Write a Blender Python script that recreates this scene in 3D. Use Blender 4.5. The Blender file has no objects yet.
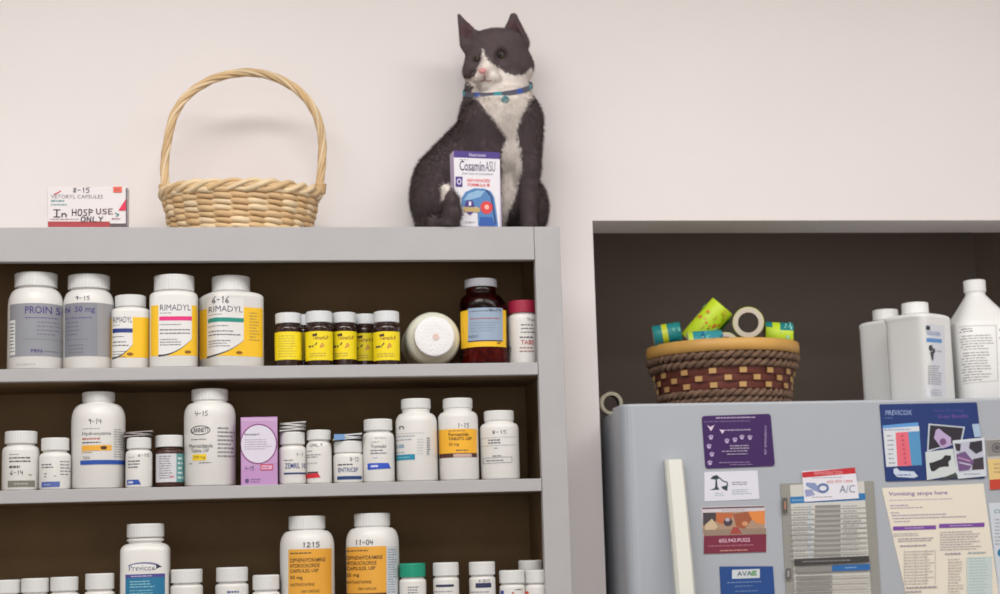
import bpy, bmesh, math, random
import numpy as np
from mathutils import Vector, Matrix
from mathutils.geometry import tessellate_polygon
random.seed(7); rng = np.random.default_rng(7)
C = bpy.context.scene.collection
PI = math.pi
# ------------------------------------------------------------------ camera
YAW, PITCH, ROLL, F = .13946, .15011, -.02842, 1638.8
YF = -.22                                   # front plane of the shelving unit; the wall is Y = 0
CAM = Vector((0, YF - 2.62, 1.5))
fwd = Vector((math.sin(YAW)*math.cos(PITCH), math.cos(YAW)*math.cos(PITCH), math.sin(PITCH)))
rt = Vector((math.cos(YAW), -math.sin(YAW), 0)); up = rt.cross(fwd)
rt, up = rt*math.cos(ROLL)+up*math.sin(ROLL), -rt*math.sin(ROLL)+up*math.cos(ROLL)
def P(px, py, Y):
    d = fwd + rt*((px-500)/F) - up*((py-297)/F)
    return CAM + d*((Y-CAM.y)/d.y)
def project(v):
    d = Vector(v) - CAM; z = d.dot(fwd)
    return 500+F*d.dot(rt)/z, 297-F*d.dot(up)/z
def mpp(Y): return (P(501, 300, Y)-P(500, 300, Y)).length
def rad_px(px, py, R, Y): return R*(P(px, py, Y)-CAM).dot(fwd)/F
def slope(y): return -1e-4*(y-228)
cd = bpy.data.cameras.new('camera'); cam = bpy.data.objects.new('camera', cd); C.objects.link(cam)
cam.matrix_world = Matrix(((rt.x, up.x, -fwd.x, CAM.x), (rt.y, up.y, -fwd.y, CAM.y), (rt.z, up.z, -fwd.z, CAM.z), (0, 0, 0, 1)))
cd.sensor_width = 36; cd.lens = 36*F/1000; cd.clip_start = .05
cd.dof.use_dof = True; cd.dof.focus_distance = 2.15; cd.dof.aperture_fstop = 8
bpy.context.scene.camera = cam
# ------------------------------------------------------------------ materials
def lin(c):
    return tuple(((v/255)/12.92 if v/255 <= .04045 else ((v/255+.055)/1.055)**2.4) for v in c)
_m = {}
def mat(col, rough=.5, bump=0, bscale=40, var=0, vscale=6, name=None, metal=0, sss=0, spec=.5):
    k = (tuple(col), rough, bump, bscale, var, vscale, metal, sss, spec)
    if k in _m: return _m[k]
    m = bpy.data.materials.new(name or 'paint'); m.use_nodes = True
    nt = m.node_tree; b = nt.nodes['Principled BSDF']; L = lin(col)
    b.inputs['Base Color'].default_value = (*L, 1); b.inputs['Roughness'].default_value = rough
    b.inputs['Metallic'].default_value = metal; b.inputs['Specular IOR Level'].default_value = spec
    if sss: b.inputs['Subsurface Weight'].default_value = sss; b.inputs['Subsurface Radius'].default_value = (.004, .004, .003)
    if var:
        tc = nt.nodes.new('ShaderNodeTexCoord'); n = nt.nodes.new('ShaderNodeTexNoise'); n.inputs['Scale'].default_value = vscale; n.inputs['Detail'].default_value = 6
        r = nt.nodes.new('ShaderNodeValToRGB'); r.color_ramp.elements[0].position = .3; r.color_ramp.elements[1].position = .7
        r.color_ramp.elements[0].color = (*[v*(1-var) for v in L], 1); r.color_ramp.elements[1].color = (*[min(1, v*(1+var)) for v in L], 1)
        nt.links.new(tc.outputs['Object'], n.inputs['Vector']); nt.links.new(n.outputs['Fac'], r.inputs['Fac']); nt.links.new(r.outputs['Color'], b.inputs['Base Color'])
    if bump:
        tc = nt.nodes.new('ShaderNodeTexCoord'); n = nt.nodes.new('ShaderNodeTexNoise'); n.inputs['Scale'].default_value = bscale; n.inputs['Detail'].default_value = 4
        bp = nt.nodes.new('ShaderNodeBump'); bp.inputs['Strength'].default_value = bump; bp.inputs['Distance'].default_value = .002
        nt.links.new(tc.outputs['Object'], n.inputs['Vector']); nt.links.new(n.outputs['Fac'], bp.inputs['Height']); nt.links.new(bp.outputs['Normal'], b.inputs['Normal'])
    _m[k] = m; return m
def attr_mat(name, rough=.7, attr='Col', spec=.3, bump=0):
    m = bpy.data.materials.new(name); m.use_nodes = True; nt = m.node_tree; b = nt.nodes['Principled BSDF']
    a = nt.nodes.new('ShaderNodeAttribute'); a.attribute_name = attr
    nt.links.new(a.outputs['Color'], b.inputs['Base Color']); b.inputs['Roughness'].default_value = rough; b.inputs['Specular IOR Level'].default_value = spec
    return m
def amber_mat(col, glossy=.12):
    m = bpy.data.materials.new('amber_glass'); m.use_nodes = True; nt = m.node_tree; nt.nodes.clear()
    o = nt.nodes.new('ShaderNodeOutputMaterial'); t = nt.nodes.new('ShaderNodeBsdfTransparent'); t.inputs[0].default_value = (*lin(col), 1)
    g = nt.nodes.new('ShaderNodeBsdfGlossy'); g.inputs['Roughness'].default_value = .15; g.inputs['Color'].default_value = (.8, .8, .8, 1)
    f = nt.nodes.new('ShaderNodeLayerWeight'); f.inputs['Blend'].default_value = .25
    x = nt.nodes.new('ShaderNodeMixShader'); nt.links.new(f.outputs['Fresnel'], x.inputs[0]); nt.links.new(t.outputs[0], x.inputs[1]); nt.links.new(g.outputs[0], x.inputs[2]); nt.links.new(x.outputs[0], o.inputs[0])
    return m
WHITE = mat((222, 220, 216), .38, name='white_plastic', sss=.15)
CAPW = mat((216, 216, 214), .42, name='white_cap')
AMBER = amber_mat((190, 95, 40)); AMBERD = mat((46, 26, 22), .12, name='dark_amber_glass')
# ------------------------------------------------------------------ object helpers
def obj(name, me, mats, parent=None, smooth=False):
    if isinstance(me, bmesh.types.BMesh):
        b = me; me = bpy.data.meshes.new(name); b.normal_update(); b.to_mesh(me); b.free()
    if not isinstance(mats, (list, tuple)): mats = [mats]
    for m in mats: me.materials.append(m)
    o = bpy.data.objects.new(name, me); C.objects.link(o)
    if smooth:
        me.polygons.foreach_set('use_smooth', [True]*len(me.polygons))
    if parent is not None:
        o.parent = parent; o.matrix_parent_inverse = parent.matrix_basis.inverted()
    return o
def tag(o, label, cat, group=None):
    o['label'] = label; o['category'] = cat
    if group: o['group'] = group
    return o
def thing(name, loc, label, cat, group=None):
    o = bpy.data.objects.new(name, None); C.objects.link(o); o.location = loc; o.empty_display_size = .02
    return tag(o, label, cat, group)
def struct(name, bm, m):
    o = obj(name, bm, m); o['kind'] = 'structure'; return o
def box(bm, x0, x1, y0, y1, z0, z1, mi=0, bev=0):
    g = bmesh.ops.create_cube(bm, size=1)
    for v in g['verts']:
        v.co = Vector(((x0+x1)/2+v.co.x*(x1-x0), (y0+y1)/2+v.co.y*(y1-y0), (z0+z1)/2+v.co.z*(z1-z0)))
    fs = set(f for v in g['verts'] for f in v.link_faces)
    for f in fs: f.material_index = mi
    if bev:
        es = list(set(e for v in g['verts'] for e in v.link_edges))
        bmesh.ops.bevel(bm, geom=es, offset=bev, segments=3, profile=.5, affect='EDGES')
    return bm
def B(*a, **k): return box(bmesh.new(), *a, **k)
def tube(bm, pts, rad, n=8, mi=0, closed=False, caps=True, flat=1.0):
    """sweep a round section along a polyline; rad: number or list"""
    pts = [Vector(p) for p in pts]; N = len(pts)
    if not hasattr(rad, '__len__'): rad = [rad]*N
    rings = []; nrm = None
    for i, p in enumerate(pts):
        a = pts[(i-1) % N] if (closed or i > 0) else p; b = pts[(i+1) % N] if (closed or i < N-1) else p
        t = (b-a).normalized()
        if nrm is None:
            h = Vector((0, 0, 1)) if abs(t.z) < .9 else Vector((1, 0, 0)); nrm = t.cross(h).normalized()
        else: nrm = (nrm - t*nrm.dot(t)).normalized()
        bi = t.cross(nrm)
        rings.append([bm.verts.new(p + (nrm*math.cos(2*PI*k/n) + bi*math.sin(2*PI*k/n)*flat)*rad[i]) for k in range(n)])
    for i in range(N if closed else N-1):
        A, Bq = rings[i], rings[(i+1) % N]
        off = 0
        if closed and i == N-1:
            off = min(range(n), key=lambda s: (A[0].co-Bq[s].co).length)
        for k in range(n):
            f = bm.faces.new((A[k], A[(k+1) % n], Bq[(k+1+off) % n], Bq[(k+off) % n])); f.material_index = mi; f.smooth = True
    if caps and not closed:
        for R_, rev in ((rings[0], True), (rings[-1], False)):
            f = bm.faces.new(R_[::-1] if rev else R_); f.material_index = mi
    return bm
# --- flat drawing in photo pixels, later mapped on to a surface
_tc = {}
def text_geo(s, bold=0):
    k = (s, bold)
    if k not in _tc:
        cu = bpy.data.curves.new('t', 'FONT'); cu.body = s; cu.resolution_u = 2; cu.offset = bold*.013
        o = bpy.data.objects.new('t', cu); C.objects.link(o)
        dg = bpy.context.evaluated_depsgraph_get(); dg.update()
        me = bpy.data.meshes.new_from_object(o.evaluated_get(dg))
        vs = np.array([v.co[:2] for v in me.vertices]).reshape(-1, 2); fs = [tuple(p.vertices) for p in me.polygons]
        bpy.data.objects.remove(o); bpy.data.curves.remove(cu); bpy.data.meshes.remove(me)
        lo = vs.min(0); hi = vs.max(0); _tc[k] = ((vs-lo)/(hi-lo), fs)
    return _tc[k]
ST = {'0': [[(0, .5), (.1, .9), (.4, 1), (.6, .5), (.4, 0), (.1, .1), (0, .5)]], '1': [[(.2, .8), (.35, 1), (.3, 0)]],
 '2': [[(0, .8), (.3, 1), (.5, .7), (0, 0), (.6, .05)]], '4': [[(.1, 1), (0, .5), (.6, .45)], [(.5, .9), (.45, 0)]],
 '5': [[(.6, 1), (.1, .95), (.05, .6), (.4, .6), (.5, .25), (.3, 0), (0, .05)]], '6': [[(.5, 1), (.1, .6), (0, .2), (.3, 0), (.5, .2), (.3, .45), (.05, .3)]],
 '8': [[(.5, .9), (.1, .9), (.1, .65), (.5, .3), (.3, 0), (.05, .2), (.5, .7), (.5, .9)]], '9': [[(.5, .8), (.2, 1), (0, .75), (.3, .55), (.5, .85), (.4, 0)]],
 '-': [[(.05, .5), (.5, .52)]], ' ': [], 'I': [[(0, 1), (.6, 1)], [(.3, 1), (.28, 0)], [(0, 0), (.6, 0)]],
 'n': [[(.05, .5), (.05, 0)], [(.05, .35), (.3, .5), (.45, .3), (.45, 0)]], 'H': [[(0, 1), (0, 0)], [(.5, 1), (.5, 0)], [(0, .5), (.5, .5)]],
 'O': [[(0, .5), (.15, .95), (.45, .95), (.55, .5), (.4, .03), (.1, .05), (0, .5)]], 'S': [[(.5, .95), (.1, .9), (.1, .6), (.45, .4), (.4, .05), (0, .05)]],
 'P': [[(.05, 0), (.05, 1), (.5, .85), (.45, .55), (.05, .5)]], 'U': [[(0, 1), (.05, .1), (.3, 0), (.5, .2), (.5, 1)]],
 'E': [[(.5, 1), (0, .97), (.03, 0), (.5, .03)], [(.03, .5), (.4, .52)]], 'N': [[(0, 0), (.05, 1), (.45, 0), (.5, 1)]],
 'L': [[(.05, 1), (0, 0), (.5, 0)]], 'Y': [[(0, 1), (.25, .55), (.5, 1)], [(.3, .6), (.15, 0)]], 'p': [[(.05, .5), (0, -.3)], [(.03, .45), (.4, .45), (.4, .1), (.03, .1)]]}
def hand_geo(s, w=.13):
    vs, fs, x = [], [], 0
    for ch in s:
        for st in ST.get(ch, ST['8']):
            for (a, b), (c, d) in zip(st[:-1], st[1:]):
                l = math.hypot(c-a, d-b) or 1; nx, ny = -(d-b)/l*w/2, (c-a)/l*w/2; ex, ey = (c-a)/l*w*.3, (d-b)/l*w*.3
                i = len(vs); vs += [(x+a+nx-ex, b+ny-ey), (x+a-nx-ex, b-ny-ey), (x+c-nx+ex, d-ny+ey), (x+c+nx+ex, d+ny+ey)]; fs.append((i, i+1, i+2, i+3))
        x += .75
    vs = np.array(vs); lo = vs.min(0); hi = vs.max(0); return (vs-lo)/(hi-lo), fs
INK = (48, 46, 50)
def draw(els, mapf, xc, cut=None, parent=None, name='label', rough=.5, smooth=True, lift0=0):
    """els in photo pixels -> one mesh, each element a hair further out than the last"""
    bm = bmesh.new(); mats = []
    lay = bm.verts.layers.int.new('lay')
    def mi(c):
        m = mat(c, rough, name='print')
        if m not in mats: mats.append(m)
        return mats.index(m)
    def put(vs, fs, c, L):
        vv = [bm.verts.new((x, y, 0)) for x, y in vs]
        for v in vv: v[lay] = L
        k = mi(c)
        for f in fs:
            try: q = bm.faces.new([vv[i] for i in f]); q.material_index = k
            except ValueError: pass
    def rect(x0, y0, x1, y1, c, L): put([(x0, y1), (x1, y1), (x1, y0), (x0, y0)], [(0, 1, 2, 3)], c, L)
    r = random.Random(int(xc*7)+len(els))
    for L, e in enumerate(els):
        t = e[0]
        if t == 'r': rect(*e[1:5], e[5], L)
        elif t == 't':
            _, x0, y0, x1, y1, s = e[:6]; c = e[6] if len(e) > 6 else INK; bo = e[7] if len(e) > 7 else 0
            g, fs = text_geo(s, bo); put([(x0+(x1-x0)*a, y1+(y0-y1)*b) for a, b in g], fs, c, L)
        elif t == 'v':                                   # vertical text, reading upwards
            _, x0, y0, x1, y1, s, c = e[:7]; g, fs = text_geo(s); put([(x1-(x1-x0)*b, y1+(y0-y1)*a) for a, b in g], fs, c, L)
        elif t == 'h':
            _, x0, y0, x1, y1, s = e[:6]; c = e[6] if len(e) > 6 else INK
            g, fs = hand_geo(s); put([(x0+(x1-x0)*a, y1+(y0-y1)*b) for a, b in g], fs, c, L)
        elif t == 'g':                                   # lines of print too small to read
            _, x0, y0, x1, y1, n = e[:6]; c = e[6] if len(e) > 6 else INK; th = (e[7] if len(e) > 7 else .45)*.85
            c = tuple(int(v*.72+165*.28) for v in c)
            for i in range(n):
                ya = y0+(y1-y0)*(i+.5)/n; h = (y1-y0)/n*th/2; x = x0; end = x1-(x1-x0)*r.random()*.3
                while x < end-.5:
                    w = r.uniform(1.2, 4.5); rect(x, ya-h, min(x+w, end), ya+h, c, L); x += w+.7
        elif t == 'p':
            pts = e[1]; tr = tessellate_polygon([[Vector((a, b, 0)) for a, b in pts]]); put(pts, tr, e[2], L)
        elif t == 'e':
            _, cx, cy, rx, ry, c = e[:6]; n = 24; put([(cx+rx*math.cos(2*PI*i/n), cy+ry*math.sin(2*PI*i/n)) for i in range(n)], [tuple(range(n))[::-1]], c, L)
        elif t == 'o':
            _, cx, cy, rx, ry, w, c = e[:7]; n = 32
            put([(cx+(rx-w*j)*math.cos(2*PI*i/n), cy+(ry-w*j)*math.sin(2*PI*i/n)) for j in (0, 1) for i in range(n)], [(i, (i+1) % n, n+(i+1) % n, n+i) for i in range(n)], c, L)
        elif t == 'l':
            _, pts, w, c = e[:4]; vs, fs = [], []
            for (a, b), (c2, d) in zip(pts[:-1], pts[1:]):
                l = math.hypot(c2-a, d-b) or 1; nx, ny = -(d-b)/l*w/2, (c2-a)/l*w/2; i = len(vs)
                vs += [(a+nx, b+ny), (a-nx, b-ny), (c2-nx, d-ny), (c2+nx, d+ny)]; fs.append((i, i+1, i+2, i+3))
            put(vs, fs, c, L)
    if cut and bm.verts:
        x = min(v.co.x for v in bm.verts); hi = max(v.co.x for v in bm.verts)
        while x < hi:
            bmesh.ops.bisect_plane(bm, geom=bm.verts[:]+bm.edges[:]+bm.faces[:], plane_co=(x, 0, 0), plane_no=(1, 0, 0), dist=1e-5)
            x += cut
    # layers of vertices made by a cut: take from faces
    for f in bm.faces:
        L = max(v[lay] for v in f.verts)
        for v in f.verts: v[lay] = max(v[lay], L)
    for v in bm.verts:
        x, y = v.co.x, v.co.y
        v.co = mapf(x, y+slope(y)*(x-xc), v[lay]+lift0)
    bmesh.ops.recalc_face_normals(bm, faces=bm.faces)
    return obj(name, bm, mats, parent)
# ------------------------------------------------------------------ bottles
def section(th, n, rot):
    a = th-rot; return (abs(math.cos(a))**n+abs(math.sin(a))**n)**(-1/n)
def lathe(bm, cx, cy, prof, n0=2, rot=0, seg=48, mi=0, norm=1):
    """prof: list of (r, z, blend) ; blend 1 = body section, 0 = round"""
    rings = []
    for r, z, bl in prof:
        n = 2+(n0-2)*bl
        nf = 1+(norm-1)*bl
        rings.append([bm.verts.new((cx+r*section(2*PI*k/seg, n, rot)*math.cos(2*PI*k/seg)*nf, cy+r*section(2*PI*k/seg, n, rot)*math.sin(2*PI*k/seg)*nf, z)) for k in range(seg)])
    for A, Bq in zip(rings[:-1], rings[1:]):
        for k in range(seg):
            f = bm.faces.new((A[k], A[(k+1) % seg], Bq[(k+1) % seg], Bq[k])); f.smooth = True; f.material_index = mi
    f = bm.faces.new(rings[0][::-1]); f.material_index = mi
    f = bm.faces.new(rings[-1]); f.material_index = mi
    return bm
def cap_mesh(cx, cy, r, z0, z1, seg=72, ribs=True):
    bm = bmesh.new(); h = z1-z0; b = min(.0018, h*.2)
    rings = []
    for rr, z, rib in ((r*.98, z0, 1), (r, z0+b*.4, 1), (r, z1-b, 1), (r-b*.35, z1-b*.3, 0), (r-b*1.2, z1, 0), (r*.5, z1, 0)):
        rings.append([bm.verts.new((cx+rr*(1-(.009 if rib and ribs and k % 2 else 0))*math.cos(2*PI*k/seg), cy+rr*(1-(.009 if rib and ribs and k % 2 else 0))*math.sin(2*PI*k/seg), z)) for k in range(seg)])
    for i, (A, Bq) in enumerate(zip(rings[:-1], rings[1:])):
        for k in range(seg):
            f = bm.faces.new((A[k], A[(k+1) % seg], Bq[(k+1) % seg], Bq[k])); f.smooth = i >= 2
    bm.faces.new(rings[0][::-1]); bm.faces.new(rings[-1]); return bm
def bottle(label, cx, R, cc, rc, ytop, ycb, yn, ys, zs, els=(), setback=.008, body=None, cap=None, n=2, rot=0, group=None, name='pill_bottle',
           cat='bottle', Yfront=YF, fill=None, neck=.86, ring=False, soft=1.0, cone=False):
    """cx,R body centre and half width in px; cc,rc cap centre and half width; y: cap top, cap bottom, neck foot, shoulder end"""
    ymid = (ys+ytop)/2+20
    r = rad_px(cx, ys+20, R, Yfront+setback+R*.0016); Y = Yfront+setback+r
    r = rad_px(cx, ys+20, R, Y)*.995; X = P(cx, ys, Y).x; Xc = P(cc, ytop, Y).x
    X = Xc = (X+Xc)/2 if abs(cc-cx) < 3 else X
    if abs(cc-cx) >= 3: Xc = P(cc, ytop, Y).x
    r_c = rad_px(cc, ytop, rc, Y); yc = Y
    zt = P(cc, ytop, Y-r_c).z; zb = P(cc, ycb, Y-r_c).z; zn = P(cx, yn, Y-r_c*.9).z; zsh = P(cx, ys, Y-r).z
    # keep the section's silhouette half width equal to r
    mx = max(section(t/180*PI, n, rot)*abs(math.cos(t/180*PI)) for t in range(360)); norm = 1/mx
    t = thing(name, (X, Y, zs), label, cat, group)
    bm = bmesh.new(); e = .0025
    prof = [(r*.9, zs+.0002, 1), (r*.97, zs+e*.4, 1), (r, zs+e*1.4, 1), (r, zsh, 1)]
    rn = r_c*neck
    for k in range(1, 8):
        a = k/7*PI/2
        if cone: prof.append((r*.97+(rn-r*.97)*(k-1)/6, zsh+.003+(zn-zsh-.003)*(k-1)/6, 1-k/7)); continue
        prof.append((rn+(r-rn)*math.cos(a)**soft, zsh+(zn-zsh)*math.sin(a), 1-k/7))
    prof += [(rn, zn+(zb-zn)*.3, 0)]
    if ring: prof += [(rn*1.1, zn+(zb-zn)*.4, 0), (rn*1.1, zn+(zb-zn)*.7, 0), (rn, zn+(zb-zn)*.75, 0)]
    prof += [(rn, zb+(zt-zb)*.5, 0)]
    dx = Xc-X
    lathe(bm, X, Y, prof, n, rot, 64, norm=norm)
    if dx:
        for v in bm.verts:
            if v.co.z > zsh: v.co.x += dx*min(1, (v.co.z-zsh)/max(1e-4, zn-zsh))
    obj('bottle_body', bm, body or WHITE, t)
    obj('cap', cap_mesh(Xc, Y, r_c, zb, zt), cap or CAPW, t)
    if fill:
        bm = bmesh.new(); lathe(bm, X, Y, [(r*.9, zs+.003, 1), (r*.9, fill, 1), (r*.6, fill+.002, 1)], n, rot, 32, norm=norm)
        rr = random.Random(3)
        for i in range(120):
            a = rr.uniform(PI, 2*PI); z = rr.uniform(zs+.005, fill)
            g = bmesh.ops.create_uvsphere(bm, u_segments=8, v_segments=6, radius=.0042)
            Mx = Matrix.Translation((X+r*.86*math.cos(a), Y+r*.86*math.sin(a), z)) @ Matrix.Rotation(rr.uniform(0, PI), 4, 'Y') @ Matrix.Diagonal((1.4, .7, .8, 1))
            bmesh.ops.transform(bm, matrix=Mx, verts=g['verts'])
        o = obj('tablets', bm, mat((190, 120, 60), .6, var=.5, vscale=120, name='tablets'), t, True); o['kind'] = 'stuff'
    if els:
        tab = []
        for k in range(721):
            th = PI+k/720*PI; s = section(th, n, rot)*norm; tab.append((s*math.cos(th)*r, s*math.sin(th)*r))
        xs = np.array([a for a, b in tab]); ysn = np.array([b for a, b in tab])
        i0 = int(xs.argmin()); i1 = int(xs.argmax()); xs = np.maximum.accumulate(xs[i0:i1+1]); ysn = ysn[i0:i1+1]
        def mf(px, py, L):
            p = P(px, py, Y-r); x = max(-r*.985, min(r*.985, p.x-X)); y = float(np.interp(x, xs, ysn)); k = 1+(.00022+.00006*L)/r
            sh = 1
            if p.z > zsh: sh = 1-(1-rn/r)*(1-math.cos(math.asin(min(1, (p.z-zsh)/max(1e-4, zn-zsh)))))
            return Vector((X+x*sh*k, Y+y*sh*k, p.z))
        draw(els, mf, cx, 1.2 if n == 2 else .9, t)
    return t
# ================================================================== the room
ZT = P(280, 227, YF).z                                         # top of shelving unit
wallm = mat((236, 229, 227), .85, bump=.15, bscale=60, var=.015, vscale=3, name='wall_paint')
ceilm = mat((230, 228, 224), .9, name='ceiling_paint')
nl = P(599, 400, 0).x; nt_ = P(700, 220.5, 0).z                # opening: left jamb, head
nr = P(978, 300, .68).x; nb = .68
HC = 2.95
bm = bmesh.new()
box(bm, -2.6, nl, 0, .12, 0, HC); box(bm, nl, nr, 0, .12, nt_, HC); box(bm, nr, 3.2, 0, .12, 0, HC)
bmesh.ops.remove_doubles(bm, verts=bm.verts, dist=1e-5)
struct('wall_back', bm, wallm)
shadewall = mat((168, 152, 140), .9, bump=.1, name='alcove_shade_paint')  # alcove shade put into the colour: a darker copy of the wall paint
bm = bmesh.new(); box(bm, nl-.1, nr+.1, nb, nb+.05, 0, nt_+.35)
struct('wall_alcove_back', bm, shadewall)
struct('wall_alcove_left', B(nl-.1, nl-.02, .12, nb, 0, nt_+.3), shadewall)
struct('wall_alcove_right', B(nr, nr+.08, .12, nb, 0, nt_+.3), mat((190, 172, 156), .9, name='alcove_side_lit_paint'))  # lighter copy: the light on this side is put into its colour
struct('ceiling_alcove', B(nl-.1, nr+.1, .12, nb, nt_+.3, nt_+.35), shadewall)
struct('floor', B(-2.6, 3.2, -4.6, .8, -.05, 0), mat((150, 145, 138), .5, name='floor_tile', var=.1))
struct('ceiling', B(-2.6, 3.2, -4.6, .12, HC, HC+.05), ceilm)
struct('wall_left', B(-2.65, -2.6, -4.6, .12, 0, HC), wallm)
struct('wall_right', B(3.2, 3.25, -4.6, .12, 0, HC), wallm)
struct('wall_front', B(-2.65, 3.25, -4.65, -4.6, 0, HC), wallm)
# ================================================================== shelving unit
um = mat((173, 171, 172), .6, bump=.1, bscale=50, var=.03, vscale=12, name='shelf_paint')
back = mat((124, 100, 68), .8, var=.12, vscale=9, name='brown_backing')
zb1 = P(280, 260.7, YF).z
z1t, z1b = P(268, 365.7, YF).z, P(268, 378.2, YF).z
z2t, z2b = P(270, 484.6, YF).z, P(270, 497.8, YF).z
th = z1t-z1b; z3t = z2t-(z1t-z2t)*1.07
xi = P(539.2, 400, YF).x; xo = P(565.5, 400, YF).x; xl = P(-150, 300, YF).x
unit = thing('shelving_unit', ((xl+xo)/2, YF/2, 0), 'grey-white painted open shelving unit full of medicine bottles, left of the refrigerator', 'shelving unit')
def panel(name, *a, m=um, bev=.0012): return obj(name, B(*a, bev=bev), m, unit)
obj('top_lining', B(xl+.021, xi+.0095, YF+.0185, -.0145, ZT-.025, ZT-.0225), back, unit)
panel('top_board', xl, xo, YF+.018, -.001, ZT-.022, ZT)
bm = bmesh.new(); box(bm, xl+.03, xi, YF, YF+.018, zb1, ZT, bev=.001)
obj('top_rail', bm, um, unit)
panel('right_stile', xi+.0006, xo, YF, YF+.018, 0, ZT); panel('left_stile', xl, xl+.03, YF, YF+.018, 0, ZT)
panel('outer_panel', xi+.0301, xo, YF+.0185, -.001, 0, ZT-.0225)
panel('side_panel', xi+.010, xi+.03, YF+.018, -.001, 0, ZT-.022, m=back); panel('side_panel', xl, xl+.02, YF+.018, -.001, 0, ZT-.022, m=back)
panel('back_panel', xl+.02, xi+.010, -.014, -.001, .02, ZT-.022, m=back)
for zz in (z1t, z2t, z3t, z3t-.22, z3t-.46, z3t-.72, .1):
    o = obj('shelf', B(xl+.031, xi+.0095, YF+.02, -.0145, zz-th, zz), back, unit)
    obj('shelf_edge', B(xl+.031, xi, YF+.0015, YF+.0199, zz-th, zz, bev=.001), um, o)
# ================================================================== row 1 bottles
G1 = 'bottles on the top shelf'; G2 = 'bottles on the middle shelf'; G3 = 'bottles on the bottom shelf in view'
PUR = (70, 50, 120); GREYL = (142, 144, 150); YEL = (240, 190, 30)
bottle('large white bottle with grey label reading PROIN, far left on top shelf', 35.2, 27, 37, 20.8, 271, 285, 287, 303, z1t,
 [('r', 8, 303, 62.2, 356, GREYL), ('t', 25, 306, 63, 313.5, 'PROIN 50', PUR, 1), ('g', 25, 316, 62, 319, 1, PUR), ('g', 37, 320, 61, 336, 4, (90, 85, 110), .3), ('r', 8.5, 319, 14.5, 354, (225, 225, 222)),
  ('g', 9, 321, 14, 352, 9, (60, 60, 60)), ('g', 23, 338, 60, 340, 1, (100, 100, 105), .3), ('t', 31, 349, 41.5, 352.5, 'PRN', PUR, 1), ('g', 43, 350, 58, 352, 1, (100, 100, 105), .4), ('g', 16, 362, 40, 366, 1, (205, 205, 200), .5)], group=G1)
bottle('large white bottle with grey label reading 50 mg, handwritten date on shoulder', 88.4, 25, 89.5, 20.5, 273, 287, 289, 303, z1t,
 [('r', 63.5, 302.5, 113.5, 356, (132, 134, 142)), ('t', 64, 306, 94.8, 313.5, 'N  50 mg', PUR, 1), ('g', 64, 316, 95, 319, 1, PUR), ('g', 66, 320, 82, 336, 4, (80, 75, 100), .3), ('r', 97, 302.5, 113.4, 356, (150, 148, 150)),
  ('g', 66, 338, 100, 340, 1, (90, 90, 95), .3), ('g', 68, 343, 86, 354, 3, (90, 90, 95), .3), ('h', 75, 295.5, 90, 300, '9-15', (60, 60, 90))], setback=.016, group=G1)
def rim(x0, x1, xr, y0, y1, col, yy=YEL, up=8):
    w = x1-x0; h = y1-y0
    pts = [(x0, y1-h*.02)]+[(x0+w*k/10, y1-h*.02-h*.3*(k/10)**2.2) for k in range(1, 11)]
    return [('r', xr[0], y0+1, xr[1], y1, yy), ('p', [(x0, y0-up), (x1, y0-up)]+pts[::-1], (224, 222, 220)),
      ('p', pts+[(p[0], p[1]+1.8*(1-k/11)+.2) for k, p in list(enumerate(pts))[::-1]], (40, 50, 65)),
      ('t', x0+w*.05, y0+.5, x0+w*.97, y0+6.5, 'RIMADYL', (58, 58, 78)), ('g', x0+w*.05, y0+8, x0+w*.45, y0+10, 1, (90, 90, 100), .4), ('r', x0+w*.03, y0+12.3, x0+w*1.0, y0+16.5, col),
      ('g', x0+w*.03, y0+19, x0+w*.75, y0+22, 1, (70, 70, 80), .3), ('g', x0+w*.05, y0+24, x0+w*.97, y0+31, 2, (70, 70, 80), .35), ('g', x0+w*.05, y0+34, x0+w*.75, y0+42, 3, (90, 90, 100), .35),
      ('e', x1-w*.12, y1-3.5, 3.2, 1.6, (140, 90, 20))]
bottle('small rounded white bottle reading RIMADYL with navy blue bar', 130, 19.5, 131, 15.2, 294, 305.5, 307, 311, z1t, rim(111.8, 132.5, (110, 149.5), 316, 357.5, (30, 50, 125), up=1.5), setback=.022, n=3.5, rot=.12, neck=.9, group=G1)
bottle('tall white bottle reading RIMADYL with pink bar', 173.7, 23.6, 174.5, 19.8, 273.5, 289, 290.5, 294.5, z1t, rim(158.5, 191.5, (150.6, 197), 304, 355.5, (220, 40, 120)), n=4, setback=.01, neck=.9, group=G1)
bottle('wide square white bottle reading RIMADYL with teal bar, dated 6-16', 230.3, 32.6, 231.5, 18.9, 274.5, 289.5, 291, 296, z1t, rim(206.5, 243.5, (198.5, 262.5), 305, 355.5, (20, 140, 125))+[('h', 212, 296, 229, 303, '6-16'), ('g', 249, 310, 259, 340, 10, (190, 150, 30), .4)],
 n=5, rot=math.radians(24), setback=.008, neck=.9, group=G1)
YL = (240, 215, 20)
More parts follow.
